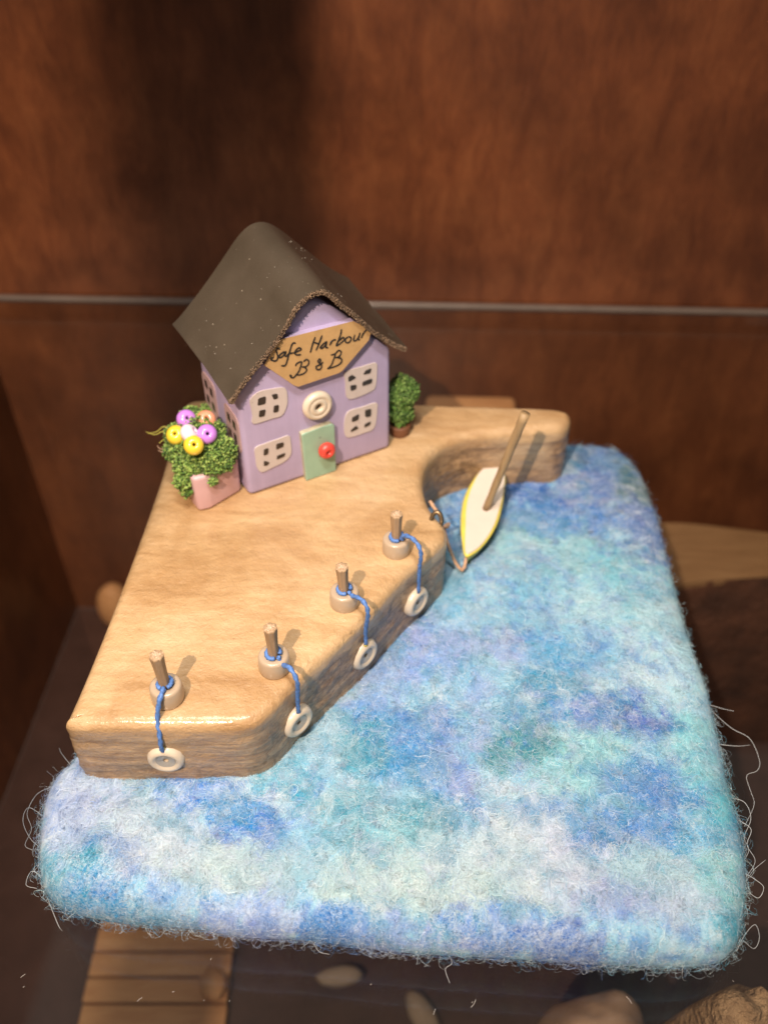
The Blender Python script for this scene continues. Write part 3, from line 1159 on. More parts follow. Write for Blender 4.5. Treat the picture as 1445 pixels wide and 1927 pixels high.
bm = prism([(0, .001), (HW, .001), (HW, EAVE), (HW/2+.03, APEX-.012), (HW/2, APEX), (HW/2-.03, APEX-.012), (0, EAVE)], 0, DEPTH, .016, 4)
bm_obj('wall', bm, M_LILAC, house, True, autosmooth=40)

# roof: one bent sheet of leather
RT = .013
prof = smooth_path([(-.026, .362), (-.012, .376), (.019, .411), (.069, .457), (.111, .496), (.156, .545), (.180, .580), (.208, .604), (.243, .614), (.272, .602), (.305, .562), (.346, .520), (.402, .455), (.457, .403), (.490, .376), (.514, .362)], 56)
prof = np.array(prof)
tp = np.gradient(prof, axis=0)
tp /= np.linalg.norm(tp, axis=1)[:, None]
npf = np.stack([-tp[:, 1], tp[:, 0]], -1)
ws = np.linspace(-.030, .335, 22)
pr2 = prof.copy()
for _ in range(30):
    pr2[1:-1] = (pr2[:-2]+2*pr2[1:-1]+pr2[2:])/4
Vt = []
for j, w in enumerate(ws):
    jb = (j/21)**1.5
    for i, (u, v) in enumerate(prof*(1-jb)+pr2*jb):
        k = max(0, (10-i)/10)
        fl = (j/21)**2*k*k*.030              # back corner of the left eave curls outward
        s_ = (N1.f(i*.14, j*.22, 2)-.5)*.004
        lift = .058*(w+.03)/.365
        Vt.append(hp(u-fl*.6+npf[i, 0]*s_, v+lift+npf[i, 1]*s_, w))
Vt = np.array(Vt)
nn3 = np.array([HD*a+HZ*b for a, b in npf])
Vb = Vt-np.tile(nn3, (22, 1))*-RT
nI = 56
F = []
for j in range(21):
    for i in range(nI-1):
        a_ = j*nI+i
        F.append([a_, a_+1, a_+nI+1, a_+nI])
T = len(Vt)
F2 = [[x+T for x in f[::-1]] for f in F]
rim = [i for i in range(nI)]+[j*nI+nI-1 for j in range(1, 22)]+[21*nI+i for i in range(nI-2, -1, -1)]+[j*nI for j in range(20, 0, -1)]
F3 = [[rim[k], rim[k]+T, rim[(k+1) % len(rim)]+T, rim[(k+1) % len(rim)]] for k in range(len(rim))]
Vall = np.vstack([Vt, Vb])
bm = bmesh.new()
vs = [bm.verts.new(v) for v in Vall]
for f in F+F2+F3:
    bm.faces.new([vs[i] for i in f])
roof = bm_obj('roof', bm, M_LEATHER, house, True, autosmooth=50)
# raw cut edge along the front: small torn crumbs
ico = bmesh.new()
bmesh.ops.create_icosphere(ico, subdivisions=1, radius=1)
ico.verts.index_update()
ICO_V = np.array([v.co[:] for v in ico.verts])
ICO_F = np.array([[v.index for v in f.verts] for f in ico.faces])
ico.free()
bm0 = bmesh.new()
bmesh.ops.create_icosphere(bm0, subdivisions=2, radius=1)
bm0.verts.index_update()
ICO2_V = np.array([v.co[:] for v in bm0.verts])
ICO2_F = np.array([[v.index for v in f.verts] for f in bm0.faces])
bm0.free()


def crumbs(C_, size, jitter=.35, V0=ICO_V, F0=ICO_F, squash=None):
    n = len(C_)
    sz = size*(.5+rng.random((n, 1, 1)))
    s3 = 1+rng.normal(0, .25, (n, 1, 3))
    VV = C_[:, None, :]+V0[None]*sz*s3*(1+rng.normal(0, jitter, (n, len(V0), 1))*.6)
    FF = (F0[None]+np.arange(n)[:, None, None]*len(V0)).reshape(-1, 3)
    return VV.reshape(-1, 3), FF


ce = []
for k in range(3400):
    t_ = rng.random()*(nI-1)
    i = int(t_)
    u, v = prof[i]*(1-(t_-i))+prof[min(i+1, nI-1)]*(t_-i)
    h = rng.random()
    ce.append(hp(u+npf[i, 0]*RT*h, v+npf[i, 1]*RT*h, -.030+rng.normal(0, .002)))
V_, F_ = crumbs(np.array(ce), .00145)
o = mesh('cut_edge', V_, F_, M_CUT, roof)
o['kind'] = 'stuff'
ce = []
for k in range(260):                      # back and eave edges, sparser
    t_ = rng.random()
    ce.append(hp(prof[0, 0]+rng.normal(0, .002), prof[0, 1]+rng.normal(0, .003)+RT*.4+.058*t_, -.030+t_*.36))
V_, F_ = crumbs(np.array(ce), .0018)
o = mesh('eave_edge', V_, F_, M_CUT, roof)
o['kind'] = 'stuff'
# glue specks sitting on the leather
ce = []
for k in range(90):
    i = rng.integers(2, nI-3)
    w = rng.uniform(-.025, .32)
    u, v = prof[i]
    ce.append(hp(u+npf[i, 0]*RT, v+npf[i, 1]*RT+.058*(w+.03)/.365, w))
V_, F_ = crumbs(np.array(ce), .0011)
o = mesh('glue_specks', V_, F_, simple('dried_glue', (.26, .23, .19), .2, .1, 20, 0, coat=.5), roof)
o['kind'] = 'stuff'


def plate(name, poly_uv, w_front, w_back, mats, parent, bev=0, front_only=True):
    """polygon on the house front, from w_back out to w_front; slot 1 on its edges"""
    bm = bmesh.new()
    A = [bm.verts.new(hp(u, v, w_front)) for u, v in poly_uv]
    B = [bm.verts.new(hp(u, v, w_back)) for u, v in poly_uv]
    bm.faces.new(A)
    n = len(A)
    for i in range(n):
        f = bm.faces.new([A[i], B[i], B[(i+1) % n], A[(i+1) % n]])
        f.material_index = 1 if isinstance(mats, (list, tuple)) and len(mats) > 1 else 0
    bm.faces.new(B[::-1])
    if bev:
        bmesh.ops.bevel(bm, geom=[e for e in bm.edges if e.verts[0] in A and e.verts[1] in A], offset=bev, segments=2, profile=.5, affect='EDGES')
    return bm_obj(name, bm, mats, parent, False)


# sign
SO = .020
sg = [fpix(x, y, SO) for x, y in [(520, 641), (665, 604), (699, 622), (694, 640), (645, 697), (638, 702), (561, 728), (553, 725), (497, 687), (488, 660)]]
sg = [(max(u, np.interp(v, prof[2:26, 1], prof[2:26, 0])+.010), v) for u, v in sg]
sign = plate('sign', sg, -SO, -.0005, [M_KRAFT, M_LILAC], house)
SA, OA = 12.845, (490, 590)
SB, OB = 11.115, (580, 590)
strokes = [('A', p) for p in [
    [(480, 870), (430, 838), (392, 880), (405, 965), (425, 1040), (408, 1115), (350, 1148), (285, 1132), (262, 1105), (330, 1045)],
    [(615, 920), (540, 945), (460, 1020), (475, 1068), (560, 1015), (615, 925), (598, 1020), (645, 1035)],
    [(858, 718), (800, 712), (762, 760), (722, 880), (682, 1020), (642, 1170), (600, 1255), (550, 1265), (505, 1258)],
    [(640, 1030), (690, 975), (800, 950)],
    [(800, 960), (900, 915), (985, 872), (940, 828), (870, 878), (832, 955), (880, 1000), (985, 992)],
    [(852, 1272), (872, 1222), (930, 1182), (1000, 1172), (972, 1290), (930, 1400), (862, 1488), (800, 1552), (745, 1540), (722, 1488), (762, 1522)],
    [(1040, 1165), (1115, 1112), (1170, 1150), (1160, 1230), (1085, 1288), (1000, 1290)],
    [(1040, 1270), (1120, 1355), (1065, 1440), (960, 1482), (868, 1482)]]]
strokes += [('B', p) for p in [
    [(150, 490), (100, 620), (72, 720), (45, 820)], [(292, 455), (242, 590), (202, 690), (160, 775)], [(95, 600), (160, 615), (225, 640)],
    [(392, 580), (315, 640), (255, 712), (300, 722), (370, 650), (388, 592), (368, 700), (420, 716)],
    [(482, 580), (452, 668)], [(462, 640), (518, 562), (582, 546)],
    [(697, 322), (682, 420), (640, 545), (590, 672), (690, 612), (752, 540), (722, 500), (640, 580)],
    [(845, 482), (782, 530), (780, 590), (832, 612), (892, 560), (890, 500), (845, 482)],
    [(975, 440), (950, 562), (1002, 560), (1060, 480), (1082, 405), (1050, 540), (1082, 548)],
    [(1152, 402), (1108, 518)], [(1125, 480), (1188, 372), (1268, 318)],
    [(470, 872), (560, 842), (632, 775), (682, 792), (685, 842), (640, 902), (560, 928)], [(572, 850), (532, 960), (482, 1080), (400, 1160)],
    [(590, 915), (690, 945), (692, 1020), (622, 1080), (520, 1122), (400, 1160)],
    [(312, 1012), (265, 1060), (200, 1090), (168, 1110), (185, 1172), (255, 1162), (282, 1095), (235, 1045), (205, 1000), (238, 952), (262, 985), (225, 1050)]]]
for which, pts_ in strokes:
    s_, o_ = (SA, OA) if which == 'A' else (SB, OB)
    uv = np.array([fpix(o_[0]+x/s_, o_[1]+y/s_, SO+.0010) for x, y in pts_])
    pth = smooth_path(uv, 8*len(uv))
    tg = np.gradient(pth, axis=0)
    tg /= np.linalg.norm(tg, axis=1)[:, None]+1e-9
    nm = np.stack([-tg[:, 1], tg[:, 0]], -1)
    wd = .0021*(.85+.4*N1.f(np.arange(len(pth))*.25, np.full(len(pth), pts_[0][0]*.1), 2))
    wd *= np.clip(np.minimum(np.arange(len(pth))+1.5, len(pth)-np.arange(len(pth))+.5)/4, .55, 1)
    Lf, Rt = pth+nm*wd[:, None], pth-nm*wd[:, None]
    bm = bmesh.new()
    for zoff in (.0014, .0002):
        for a_, b_ in zip(Lf, Rt):
            bm.verts.new(hp(*a_, -SO-zoff))
            bm.verts.new(hp(*b_, -SO-zoff))
    bm.verts.ensure_lookup_table()
    n_ = len(pth)
    for k in range(n_-1):
        bm.faces.new([bm.verts[i] for i in (2*k, 2*k+1, 2*k+3, 2*k+2)])
        for e in (0, 1):
            bm.faces.new([bm.verts[i] for i in (2*k+e, 2*k+2+e, 2*n_+2*k+2+e, 2*n_+2*k+e)])
    bm_obj('pen_stroke', bm, M_INK, sign, False)

# painted windows, each a thin raised patch with four dark panes
Z3 = (4.817, 440, 680)
wins = [
    ([(150, 350), (230, 280), (330, 255), (440, 240), (478, 258), (488, 330), (483, 400), (440, 490), (350, 520), (180, 568), (172, 500), (160, 430)],
     [[(225, 340), (292, 318), (288, 385), (218, 402)], [(346, 305), (396, 294), (402, 335), (365, 347)], [(235, 450), (290, 438), (280, 497), (230, 507)], [(368, 405), (410, 396), (406, 456), (360, 467)]]),
    ([(195, 790), (280, 750), (400, 708), (500, 675), (516, 720), (520, 840), (460, 910), (360, 960), (260, 1005), (212, 962), (200, 880)],
     [[(276, 802), (316, 788), (313, 840), (273, 857)], [(388, 752), (452, 735), (454, 772), (388, 802)], [(278, 903), (327, 918), (302, 946), (273, 947)], [(395, 860), (467, 830), (461, 862), (393, 892)]]),
    ([(1005, 110), (1060, 80), (1180, 45), (1290, 15), (1300, 60), (1285, 230), (1230, 280), (1080, 340), (1024, 322), (1014, 200)],
     [[(1040, 145), (1075, 124), (1110, 150), (1042, 188)], [(1175, 122), (1195, 85), (1248, 64), (1237, 108)], [(1056, 222), (1112, 214), (1110, 250), (1064, 270)], [(1170, 187), (1252, 157), (1252, 196), (1168, 226)]]),
    ([(1012, 510), (1052, 450), (1170, 415), (1290, 378), (1302, 420), (1275, 600), (1180, 650), (1040, 690), (1004, 640)],
     [[(1074, 512), (1137, 479), (1130, 530), (1073, 552)], [(1190, 446), (1247, 431), (1242, 500), (1194, 507)], [(1066, 622), (1110, 584), (1132, 610), (1062, 642)], [(1188, 572), (1242, 545), (1237, 576), (1186, 602)]])]
for out, panes in wins:
    pt = smooth_closed([fpix(Z3[1]+x/Z3[0], Z3[2]+y/Z3[0], .004) for x, y in out], 40)
    wn = plate('window', pt, -.0035, .0005, M_WHITEWASH, house)
    for pn in panes:
        uv = np.array([fpix(Z3[1]+x/Z3[0], Z3[2]+y/Z3[0], .005) for x, y in pn])
        mid = uv.mean(0)
        uv = mid+(uv-mid)*1.04
        q8 = []
        for i in range(4):
            a_, b_ = uv[i], uv[(i+1) % 4]
            q8 += [a_*.86+b_*.14, a_*.14+b_*.86]
        plate('pane', q8, -.0048, -.0030, M_PANE, wn)
# two windows on the side wall
for (pu, pv) in ((.235, .225), (.062, .215)):
    def sp(u, v, off):
        return HA+HM*(pu+u)+HZ*(pv+v)-HD*off

    def side_plate(name, poly, off, mat, par):
        bm = bmesh.new()
        A = [bm.verts.new(sp(u, v, off)) for u, v in poly]
        B = [bm.verts.new(sp(u, v, -.0005)) for u, v in poly]
        bm.faces.new(A)
        bm.faces.new(B[::-1])
        for i in range(len(A)):
            bm.faces.new([A[i], B[i], B[(i+1) % len(A)], A[(i+1) % len(A)]])
        return bm_obj(name, bm, mat, par, False)
    ol = smooth_closed([(-.045, -.058), (0, -.064), (.045, -.055), (.050, 0), (.046, .058), (0, .064), (-.046, .055), (-.05, 0)], 32)
    wn = side_plate('window', ol, .0035, M_SHADEWASH, house)
    for du in (-.020, .020):
        for dv in (-.026, .026):
            x, y = du+rng.normal(0, .002), dv+rng.normal(0, .003)
            side_plate('pane', [(x-.010, y-.014), (x+.009, y-.012), (x+.010, y+.013), (x-.009, y+.014)], .0050, M_PANE, wn)

# porthole bead over the door
pc = fpix(600, 766, .02)
RX = np.column_stack([HD, HZ, HN])


def bead_on_front(prof_, uv, w0, seg=32):
    V, F = lathe(prof_, seg)
    return HA+V[:, :1]*HD+V[:, 1:2]*HZ+(V[:, 2:]+w0)*HN+HD*uv[0]+HZ*uv[1], F


V_, F_ = bead_on_front([(.0105, .006), (.0105, .020), (.013, .0240), (.020, .0245), (.0255, .0230), (.028, .0212), (.0305, .0224), (.035, .0245), (.042, .0215), (.0468, .013), (.046, .004), (.040, 0)], pc, 0)
mesh('porthole', V_, F_, M_CREAM, house)
V_, F_ = bead_on_front([(0, .008), (.0125, .008)], pc, 0)
mesh('porthole_core', V_, F_, simple('hole_shade', (.20, .15, .11), .6, .1, 20, 0), house)
# door
dpx = [(568, 819), (573, 816), (583, 813), (606, 804), (625, 798), (630, 801), (633, 887), (577, 906)]
DT = .019
dv = [fpix(x, y, DT) for x, y in dpx]
dv = [(u, max(v, .0015)) for u, v in dv]
door = plate('door', dv, -DT, .0, [M_DOOR, simple('raw_door_edge', (.40, .38, .27), .6, .3, 30, .1)], house, bev=.003)
kc = fpix(617, 850, DT+.02)
V_, F_ = bead_on_front([(.0, .020), (.005, .020), (.007, .026), (.011, .030), (.018, .0285), (.0245, .021), (.027, .013), (.024, .004), (.016, 0)], kc, DT, 28)
mesh('knob', V_, F_, M_RED, door)

# ------------------------------------------------------------------ planters
def moss_colors(n, per, base=((52, 84, 34), (106, 140, 60), (160, 182, 98))):
    t_ = rng.random(n)
    b = np.array([lin(*x) for x in base])
    c_ = np.where(t_[:, None] < .5, b[0]+(b[1]-b[0])*(t_[:, None]*2), b[1]+(b[2]-b[1])*(t_[:, None]*2-1))
    return np.repeat(c_, per, 0)


pot0 = np.array([-.515, 2.065, ZW])
planter = empty('flower_planter', pot0)
tag(planter, 'pink block planter with green moss and six coloured bead flowers beside the house', 'planter')
fp_ = [(-.540, 1.974), (-.508, 1.986), (-.426, 2.070), (-.490, 2.160), (-.588, 2.110), (-.572, 2.02)]
bm = bmesh.new()
A = [bm.verts.new((x, y, ZW+.001)) for x, y in fp_]
B = [bm.verts.new((x+(x+.51)*.04, y+(y-2.06)*.04, ZW+.128)) for x, y in fp_]
bm.faces.new(A[::-1])
bm.faces.new(B)
for i in range(6):
    bm.faces.new([A[i], A[(i+1) % 6], B[(i+1) % 6], B[i]])
bmesh.ops.recalc_face_normals(bm, faces=bm.faces)
bmesh.ops.bevel(bm, geom=bm.edges[:], offset=.011, segments=4, profile=.5, affect='EDGES')
bm_obj('pot', bm, M_PINK, planter, True, autosmooth=40)


def clump_cloud(lobes, n, shell=.45):
    out = []
    tot = sum(l[3]**2 for l in lobes)
    for x, y, z, r in lobes:
        k = int(n*r*r/tot)
        d = rng.normal(0, 1, (k, 3))
        d /= np.linalg.norm(d, axis=1)[:, None]
        rr = r*(1-shell*rng.random((k, 1))**1.6)*(1+.25*(rng.random((k, 1))-.5))
        out.append(np.array([x, y, z])+d*rr)
    return np.vstack(out)


lob = []
for px, py, z, r in [(352, 838, .60, .050), (385, 842, .60, .055), (415, 850, .60, .046), (372, 815, .63, .050), (335, 822, .60, .040), (352, 880, .56, .040), (372, 872, .57, .040), (398, 868, .58, .042),
                     (424, 872, .575, .026), (345, 905, .535, .026), (350, 925, .50, .018), (402, 905, .535, .014), (330, 850, .57, .034), (400, 815, .62, .040), (362, 790, .60, .040), (395, 780, .57, .035), (430, 862, .57, .024)]:
    p_ = at(px, py, z)
    lob.append((*p_, r))
Pm = clump_cloud(lob, 17000, .6)
V_, F_ = crumbs(Pm, .0028, .7)
o = mesh('moss', V_, F_, M_MOSS, planter, True, colors=moss_colors(len(Pm), len(ICO_V)))
o['kind'] = 'stuff'
# fine curly moss threads
def threads(name, C_, n, L, w, colfun, parent):
    idx = rng.integers(0, len(C_), n)
    P = C_[idx]
    d = rng.normal(0, 1, (n, 3))
    d /= np.linalg.norm(d, axis=1)[:, None]
    return P, d


idx = rng.integers(0, len(Pm), 3000)
dn = rng.normal(0, 1, (3000, 3))
dn /= np.linalg.norm(dn, axis=1)[:, None]
o = fibres('moss_threads', Pm[idx], dn, .016, .0022, 1.0, 3, 1.5, .1, moss_colors(3000, 1, ((60, 95, 36), (110, 145, 60), (150, 172, 90))), planter)
for px, py, z, nm, rx, ry in [(351, 789, .665, 'violet', .4, .2), (388.5, 790, .655, 'peach', .15, .5), (332, 818.5, .645, 'yellow', -.5, .3), (357, 816, .67, 'blush', 1.2, .5), (390, 817, .66, 'violet', .35, -.4), (365, 838, .655, 'yellow', .25, -.2)]:
    c0 = at(px, py, z)
    tocam = Vector(CAM-c0).normalized()
    ax = (tocam+Vector((rx*.6, ry*.4, .25))).normalized()
    if nm == 'blush':
        ax = Vector((.75, .1, .5)).normalized()
    M = Matrix.Translation(c0) @ ax.to_track_quat('Z', 'Y').to_matrix().to_4x4()
    ca = [(.0045, .010), (.0055, .020), (.0095, .0235), (.017, .0225), (.0255, .017), (.031, .009), (.0325, 0), (.031, -.009), (.0255, -.017), (.017, -.0225), (0, -.0235)]
    ca = [(r*.88, z*.88) for r, z in ca]
    V_, F_ = lathe(ca, 28, M)
    mesh('flower_bead', V_, F_, M_BEADS[nm], planter)
for pts_ in [[(325, 808), (308, 803), (296, 812), (278, 816)], [(320, 815), (306, 812), (292, 818), (274, 812)], [(325, 820), (310, 826), (300, 834)], [(318, 842), (303, 845), (296, 838)], [(318, 838), (306, 850), (298, 847)]]:
    V_, F_ = tube(smooth_path([at(x, y, .58) for x, y in pts_], 16), np.linspace(.0019, .0009, 16), 5)
    mesh('straw', V_, F_, M_YELLOW if pts_[0][1] < 830 else M_TWINE, planter)

b0 = at(752, 826, ZW)+np.array([0, .03, 0])
bush = empty('potted_bush', b0)
tag(bush, 'small green bush in a brown pot against the far corner of the lilac house', 'potted bush')
V_, F_ = lathe([(0, .001), (.030, .001), (.033, .008), (.036, .036), (.034, .042), (.030, .040), (0, .038)], 24, Matrix.Translation(b0))
mesh('pot', V_, F_, M_TERRA, bush)
lob = [(b0[0]+x*1.1, b0[1]+y, b0[2]-.006+z*.86, r*.92*(1+.22*(i_ % 3-1))) for i_, (x, y, z, r) in enumerate([(0, 0, .075, .036), (.010, 0, .105, .036), (-.012, .0, .12, .036), (.014, 0, .15, .042), (-.015, 0, .17, .040), (.012, 0, .195, .040), (-.008, 0, .215, .036), (.004, 0, .235, .030)])]
Pb = clump_cloud(lob, 8000, .65)
V_, F_ = crumbs(Pb, .0028, .7)
o = mesh('foliage', V_, F_, M_MOSS, bush, True, colors=moss_colors(len(Pb), len(ICO_V), ((40, 68, 26), (92, 132, 56), (140, 170, 96))))
o['kind'] = 'stuff'

# ------------------------------------------------------------------ mooring posts and fenders
post_px = [((312, 1339), (296, 1238), 34), ((515, 1281), (511, 1191), 27), ((648, 1157), (649, 1076), 24.5), ((746, 1056), (745, 974), 25)]
proto = empty('mooring_post', (0, 0, 0))
prof_ = [(.0155, .004), (.0155, .046), (.018, .0500), (.0315, .0510), (.0355, .0492), (.0378, .0440), (.0395, .022), (.039, .006), (.037, 0)]
V_, F_ = lathe(prof_, 40)
collar = mesh('collar', V_, F_, M_BONE, proto, local=True)
pr_ = []
for k, (r, z) in enumerate([(.0125, .004), (.0125, .06), (.0130, .10), (.0140, .135), (.0155, .158), (.0160, .165), (.0130, .1665), (0, .1655)]):
    pr_.append((r, z))
V_, F_ = lathe(pr_, 28)
a_ = np.arctan2(V_[:, 1], V_[:, 0])
g_ = 1+.09*np.sin(a_*7+1)*np.clip(V_[:, 2]*8, 0, 1)+.05*np.sin(a_*13)
V_[:, 0] *= g_
V_[:, 1] *= g_
peg = mesh('peg', V_, F_, M_TWIG, proto, local=True)
# torn end grain
ce = np.column_stack([rng.normal(0, .006, 90), rng.normal(0, .006, 90), np.full(90, .166)])
V_, F_ = crumbs(ce, .0016)
eg = mesh('end_grain', V_, F_, simple('end_grain', (.30, .18, .10), .9, c2=(.75, .60, .45), scale=160, bmp=0), peg, local=True)
eg['kind'] = 'stuff'
plab = ['stubby twig mooring post in cream bead collar nearest the front left of the quay',
        'twig mooring post in cream bead collar at the rounded front corner of the quay',
        'twig mooring post in cream bead collar, third along the slanting quay edge',
        'twig mooring post in cream bead collar nearest the sailing boat and brass eye']
posts = []
for i, (bpx, tpx, hw) in enumerate(post_px):
    base = at(*bpx, ZW)+np.array([0, .040, 0])
    if i == 0:
        o = proto
    else:
        o = proto.copy()
        COL.objects.link(o)
        for ch in (collar, peg):
            c2 = ch.copy()
            c2.parent = o
            COL.objects.link(c2)
            if ch is peg:
                e2 = eg.copy()
                e2.parent = c2
                COL.objects.link(e2)
    o.location = base
    # lean each twig so its tip stands where it does in the photograph
    top = on_plane(*tpx, base, np.array([0, 1., 0]))
    posts.append((o, base, top))
    pg = [c for c in o.children if c.name.startswith('peg')][0]
    tilt = (top[0]-base[0])/max(top[2]-base[2], .05)
    pg.rotation_euler = (0, max(-.15, min(.15, tilt)), i*1.7)
    pg.scale = (1, 1, (.95, .88, .83, .83)[i])
    o.rotation_euler = (0, 0, 0)
    tag(o, plab[i], 'mooring post', 'twig mooring posts along the quay edge')

fend_px = [(313.5, 1427), (560, 1357), (685, 1231), (783, 1132)]
edge_n = [np.array([0, -1., 0]), np.array([.72, -.69, 0]), np.array([.75, -.66, 0]), np.array([.76, -.65, 0])]
cord_px = [[(304, 1318), (303, 1340), (305, 1374), (310, 1402)], [(530, 1250), (546, 1258), (559, 1282), (560, 1312), (555, 1336)],
           [(662, 1121), (678, 1127), (690, 1142), (692, 1160), (688, 1183), (682, 1202)], [(760, 1008), (775, 1013), (788, 1028), (792, 1046), (789, 1072), (783.5, 1100)]]
flab = ['round cream bead fender on blue cord on the front face of the quay',
        'cream bead fender on blue cord at the rounded front corner of the quay',
        'cream bead fender on blue cord, middle of the slanting quay side',
        'cream bead fender on blue cord nearest the boat on the slanting side']
fprof = [(.006, .012), (.006, .023), (.009, .0262), (.021, .0268), (.0245, .0290), (.029, .0335), (.035, .0345), (.0418, .0300), (.0468, .019), (.045, .008), (.038, 0), (.0, 0)]
ring_me = None
for i in range(4):
    n = edge_n[i]/np.linalg.norm(edge_n[i])
    c0 = at(*fend_px[i], .292)
    # seat the bead on the quay side: slide along n so that its back touches the side
    d = qO-c0[:2]
    k = np.argmin(np.abs(d@np.array([-n[1], n[0]]))+100*((d@n[:2]) < -.3)+100*((d@n[:2]) > .12))
    sidep = qO[k]@n[:2]
    fo = empty('fender', tuple(np.array([*(c0[:2]+n[:2]*(sidep-.004-(c0[:2]@n[:2])) if i < 0 else c0[:2]-n[:2]*.02), .292])))
    tag(fo, flab[i], 'fender', 'bead fenders hanging from the quay')
    M = Matrix(((-n[1], 0, n[0]), (n[0], 0, n[1]), (0, 1, 0))).to_4x4()
    M = Matrix(np.column_stack([[-n[1], n[0], 0], [0, 0, 1], n]).tolist()).to_4x4()
    if ring_me is None:
        V_, F_ = lathe(fprof, 40)
        r0 = mesh('ring', V_, F_, M_CREAM, fo, local=True)
        V_, F_ = lathe([(.0062, .0255), (.009, .0275), (.021, .0280), (.0240, .0295)], 40)
        g0_ = mesh('face_ring', V_, F_, M_GREYFACE, r0, local=True)
        ring_me = (r0.data, g0_.data)
        rr = r0
    else:
        rr = bpy.data.objects.new('ring', ring_me[0])
        COL.objects.link(rr)
        rr.parent = fo
        gg = bpy.data.objects.new('face_ring', ring_me[1])
        COL.objects.link(gg)
        gg.parent = rr
    rr.rotation_euler = (M.to_3x3() @ Matrix.Rotation(i*.7, 3, 'Z')).to_euler()
    # blue cord: loop round the twig, then over the edge to the bead
    base = posts[i][1]
    lz = base[2]+.056
    a0 = atan2(n[1], n[0])
    loop = [base+np.array([.0165*cos(a0+t_), .0165*sin(a0+t_), .056+.003*sin(t_)]) for t_ in np.linspace(.5, 2*pi-.5, 22)]
    V1, F1 = tube(loop, .0052, 9, 620, 3, .22)
    fl = np.array(fo.location)
    end = fl+n*.027+np.array([0, 0, .043])
    over = (qO[k] if False else base[:2]+n[:2]*.02)
    # the cord hangs in the vertical plane through post and bead
    st = base+np.array([n[0]*.018, n[1]*.018, .056])
    pts3 = [st]
    m_ = len(cord_px[i])
    for j, (px, py) in enumerate(cord_px[i]):
        t_ = (j+1)/m_
        hv = end-st
        pn = np.cross(hv, [0, 0, 1.])
        q_ = on_plane(px, py, st, pn/np.linalg.norm(pn)) if np.linalg.norm(pn[:2]) > .02 and abs(np.dot(ray(px, py), pn/np.linalg.norm(pn))) > .25 else None
        if q_ is None:
            q_ = st+hv*t_
            out_ = sin(pi*min(1, t_*1.0))
            q_ = np.array([q_[0], q_[1], lz+(end[2]-lz)*t_**1.6])+n*.02*out_
        pts3.append(q_)
    pts3[-1] = end
    if i == 0:
        mid = (base+end)/2
        ey = fl[1]-.012
        pts3 = [st, np.array([base[0]-.004, base[1]-.043, lz-.004]), np.array([mid[0]-.008, ey+.010, ZW+.004]), np.array([mid[0]-.006, ey-.010, ZW-.035]), end+np.array([0, -.004, .02]), end]
    pth = smooth_path(pts3, 44)
    V2, F2_ = tube(pth, np.linspace(.0060, .0050, 44), 9, 260, 2, .26)
    kn, kf = crumbs(np.array([st, st+n*.004+[0, 0, .002]]), .0055, .2, ICO2_V, ICO2_F)
    V_, F_ = join([(V1, F1), (V2, F2_), (kn, kf.tolist())])
    cord = mesh('cord', V_, F_, M_CORD, fo)
    gk, gf = crumbs(np.array([end+[0, 0, .002], end-n*.006]), .0050, .2, ICO2_V, ICO2_F)
    mesh('glue_dab', gk, gf, M_GLUE, fo)

# ------------------------------------------------------------------ boat
bz = .275
bc = at(905, 965, bz)
boat = empty('sailing_boat', (bc[0], bc[1], ZT))
tag(boat, 'tiny white and yellow wooden boat with bare mast floating in the quay cove', 'boat')
deck_px = [(880, 1046), (872.5, 1041), (869, 1020), (866.5, 988), (868.5, 955), (875, 930), (884, 912), (896, 894), (908, 882), (916, 878), (933, 878), (945, 884), (951, 897), (950, 920), (946.5, 943), (939, 976), (928, 1000), (914, 1020), (898, 1036)]
dk = np.array([at(x, y, bz)[:2] for x, y in deck_px])
dk = smooth_closed(dk, 96)
dnn = smooth_n(normals2(dk), 6)
cen = dk.mean(0)
H_rings = [(-.034, .205), (-.022, .222), (-.010, .245), (-.002, .266), (0, .272), (-.003, bz), (-.010, bz+.001)]
bm = bmesh.new()
R_ = []
for ins, z in H_rings:
    R_.append([bm.verts.new((*(dk[i]+dnn[i]*ins), z)) for i in range(96)])
for ri, (a_, b_) in enumerate(zip(R_, R_[1:])):
    for i in range(96):
        f = bm.faces.new([a_[i], a_[(i+1) % 96], b_[(i+1) % 96], b_[i]])
        f.material_index = 1 if ri >= 2 else 0
bm.faces.new(R_[0])
bm_obj('hull', bm, [M_GREEN, M_YELLOW], boat)
# deck, leaving a broad yellow gunwale on the left side
bm = bmesh.new()
wl = []
for i in range(96):
    p_ = proj(np.array([*dk[i], bz]))
    left = np.clip((912-p_[0])/45, 0, 1)*np.clip((p_[1]-880)/30, 0, 1)*np.clip((1050-p_[1])/60, .2, 1)
    right = np.clip((p_[0]-905)/40, 0, 1)*np.clip((p_[1]-930)/40, 0, 1)
    wl.append(.004+.012*left+.005*right)
vt = [bm.verts.new((*(dk[i]-dnn[i]*wl[i]), bz+.0045)) for i in range(96)]
vb = [bm.verts.new((*(dk[i]-dnn[i]*(wl[i]-.001)), bz-.004)) for i in range(96)]
bm.faces.new(vt)
for i in range(96):
    bm.faces.new([vt[i], vb[i], vb[(i+1) % 96], vt[(i+1) % 96]])
bm_obj('deck', bm, M_WHITE, boat, False)
bm = bmesh.new()
vt = [bm.verts.new((*(dk[i]-dnn[i]*.008), bz+.0015)) for i in range(96)]
bm.faces.new(vt)
bm_obj('gunwale', bm, M_YELLOW, boat, False)
m0 = at(914, 958, bz+.004)
m1 = on_plane(988, 778, m0, np.array([0, 1., 0]))
axis = (m1-m0)
pth = [m0+axis*t_ for t_ in np.linspace(0, 1, 14)]
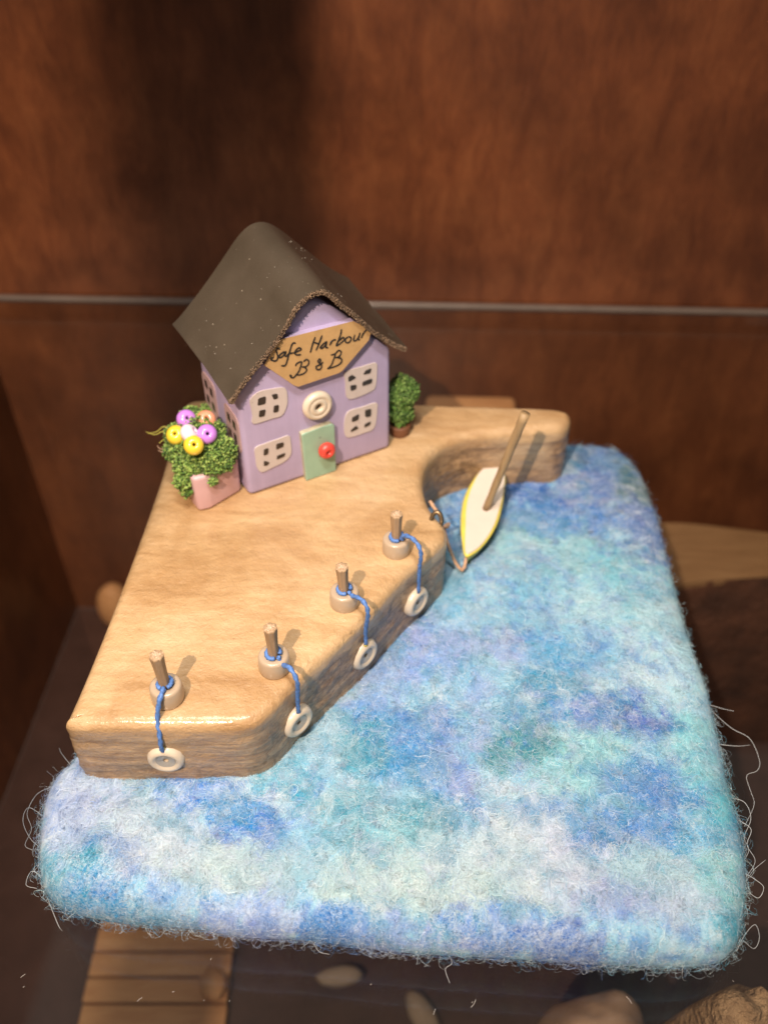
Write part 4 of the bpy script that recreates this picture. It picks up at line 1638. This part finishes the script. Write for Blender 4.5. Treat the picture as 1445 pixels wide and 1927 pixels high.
V_, F_ = tube(pth, np.linspace(.0115, .0145, 14)*(1+.06*np.sin(np.arange(14)*2.1)), 14)
mesh('mast', V_, F_, M_MAST, boat)

# ------------------------------------------------------------------ eye and mooring line
e0 = at(817, 979, ZW-.005)+np.array([.006, -.004, 0])
eye = empty('screw_eye', tuple(e0))
tag(eye, 'small dark brass screw eye in the quay edge beside the boat', 'screw eye')
tv = np.linspace(0, 2*pi, 28, endpoint=False)
ax1, ax2 = np.array([.5, -.12, 0]), np.array([.10, .55, .85])
ax1 /= np.linalg.norm(ax1)
lp = np.array([e0+.0150*cos(t_)*ax1+.026*sin(t_)*ax2 for t_ in np.append(tv, tv[:2])])
V_, F_ = tube(lp, .0066, 10)
mesh('loop', V_, F_, M_BRASS, eye)
V_, F_ = tube([e0+np.array([-.010, .012, -.016]), e0+np.array([-.020, .035, -.06]), e0+np.array([-.03, .05, -.09])], .0045, 8)
mesh('shank', V_, F_, M_BRASS, eye)

l0 = e0+np.array([-.002, -.016, -.024])
kn0 = at(834, 994, ZW-.075)
low = at(868, 1072, .235)
bow = at(876.5, 1050, .262)
line = smooth_path([l0, e0+np.array([.012, -.02, -.03]), kn0, at(842, 1022, .33), at(855, 1055, .26), low, at(874, 1066, .245), bow], 70)
V1, F1 = tube(line, .0052, 9, 420, 2, .22)
kk, kf = crumbs(np.array([kn0, kn0+[.008, 0, .008], kn0+[-.008, .002, .004], kn0+[.014, .004, .012]]), .0085, .2, ICO2_V, ICO2_F)
tail = smooth_path([at(809, 943, ZW-.02), at(818, 957, ZW-.03), at(832, 976, ZW-.055)], 14)
V2, F2_ = tube(tail, .0055, 9, 300, 2, .15)
V_, F_ = join([(V1, F1), (kk, kf.tolist()), (V2, F2_)])
o = mesh('mooring_line', V_, F_, M_TWINE, loc=tuple(e0))
tag(o, 'tan twine tied from the brass eye to the bow of the boat', 'twine')

# ------------------------------------------------------------------ lint and scratches lying on the glass
ln = []
for k in range(20):
    px, py = rng.uniform(20, 1440), rng.choice([rng.uniform(1815, 1925), rng.uniform(1500, 1925)], p=[.75, .25])
    c0 = at(px, py, .0015)
    if inside(c0[None, :2], matO+mn*.02)[0] or c0[1] > 3.8:
        continue
    a_ = rng.uniform(.4, 1.2)+(rng.random() < .3)*1.5
    L = rng.choice([.002, .004, .010])*rng.uniform(.5, 1.3)
    d = np.array([cos(a_), sin(a_), 0])*L
    e = np.array([-sin(a_), cos(a_), 0])*L*rng.normal(0, .25)
    ln.append(tube(smooth_path([c0-d, c0+e, c0+d], 8), .0005, 4))
V_, F_ = join(ln)
o = mesh('lint', V_, F_, M_FIBRE, glass, colors=np.tile(lin(200, 195, 190), (len(V_), 1)))
o['kind'] = 'stuff'
print('tris', sum(len(o.data.polygons) for o in SC.objects if o.type == 'MESH'))
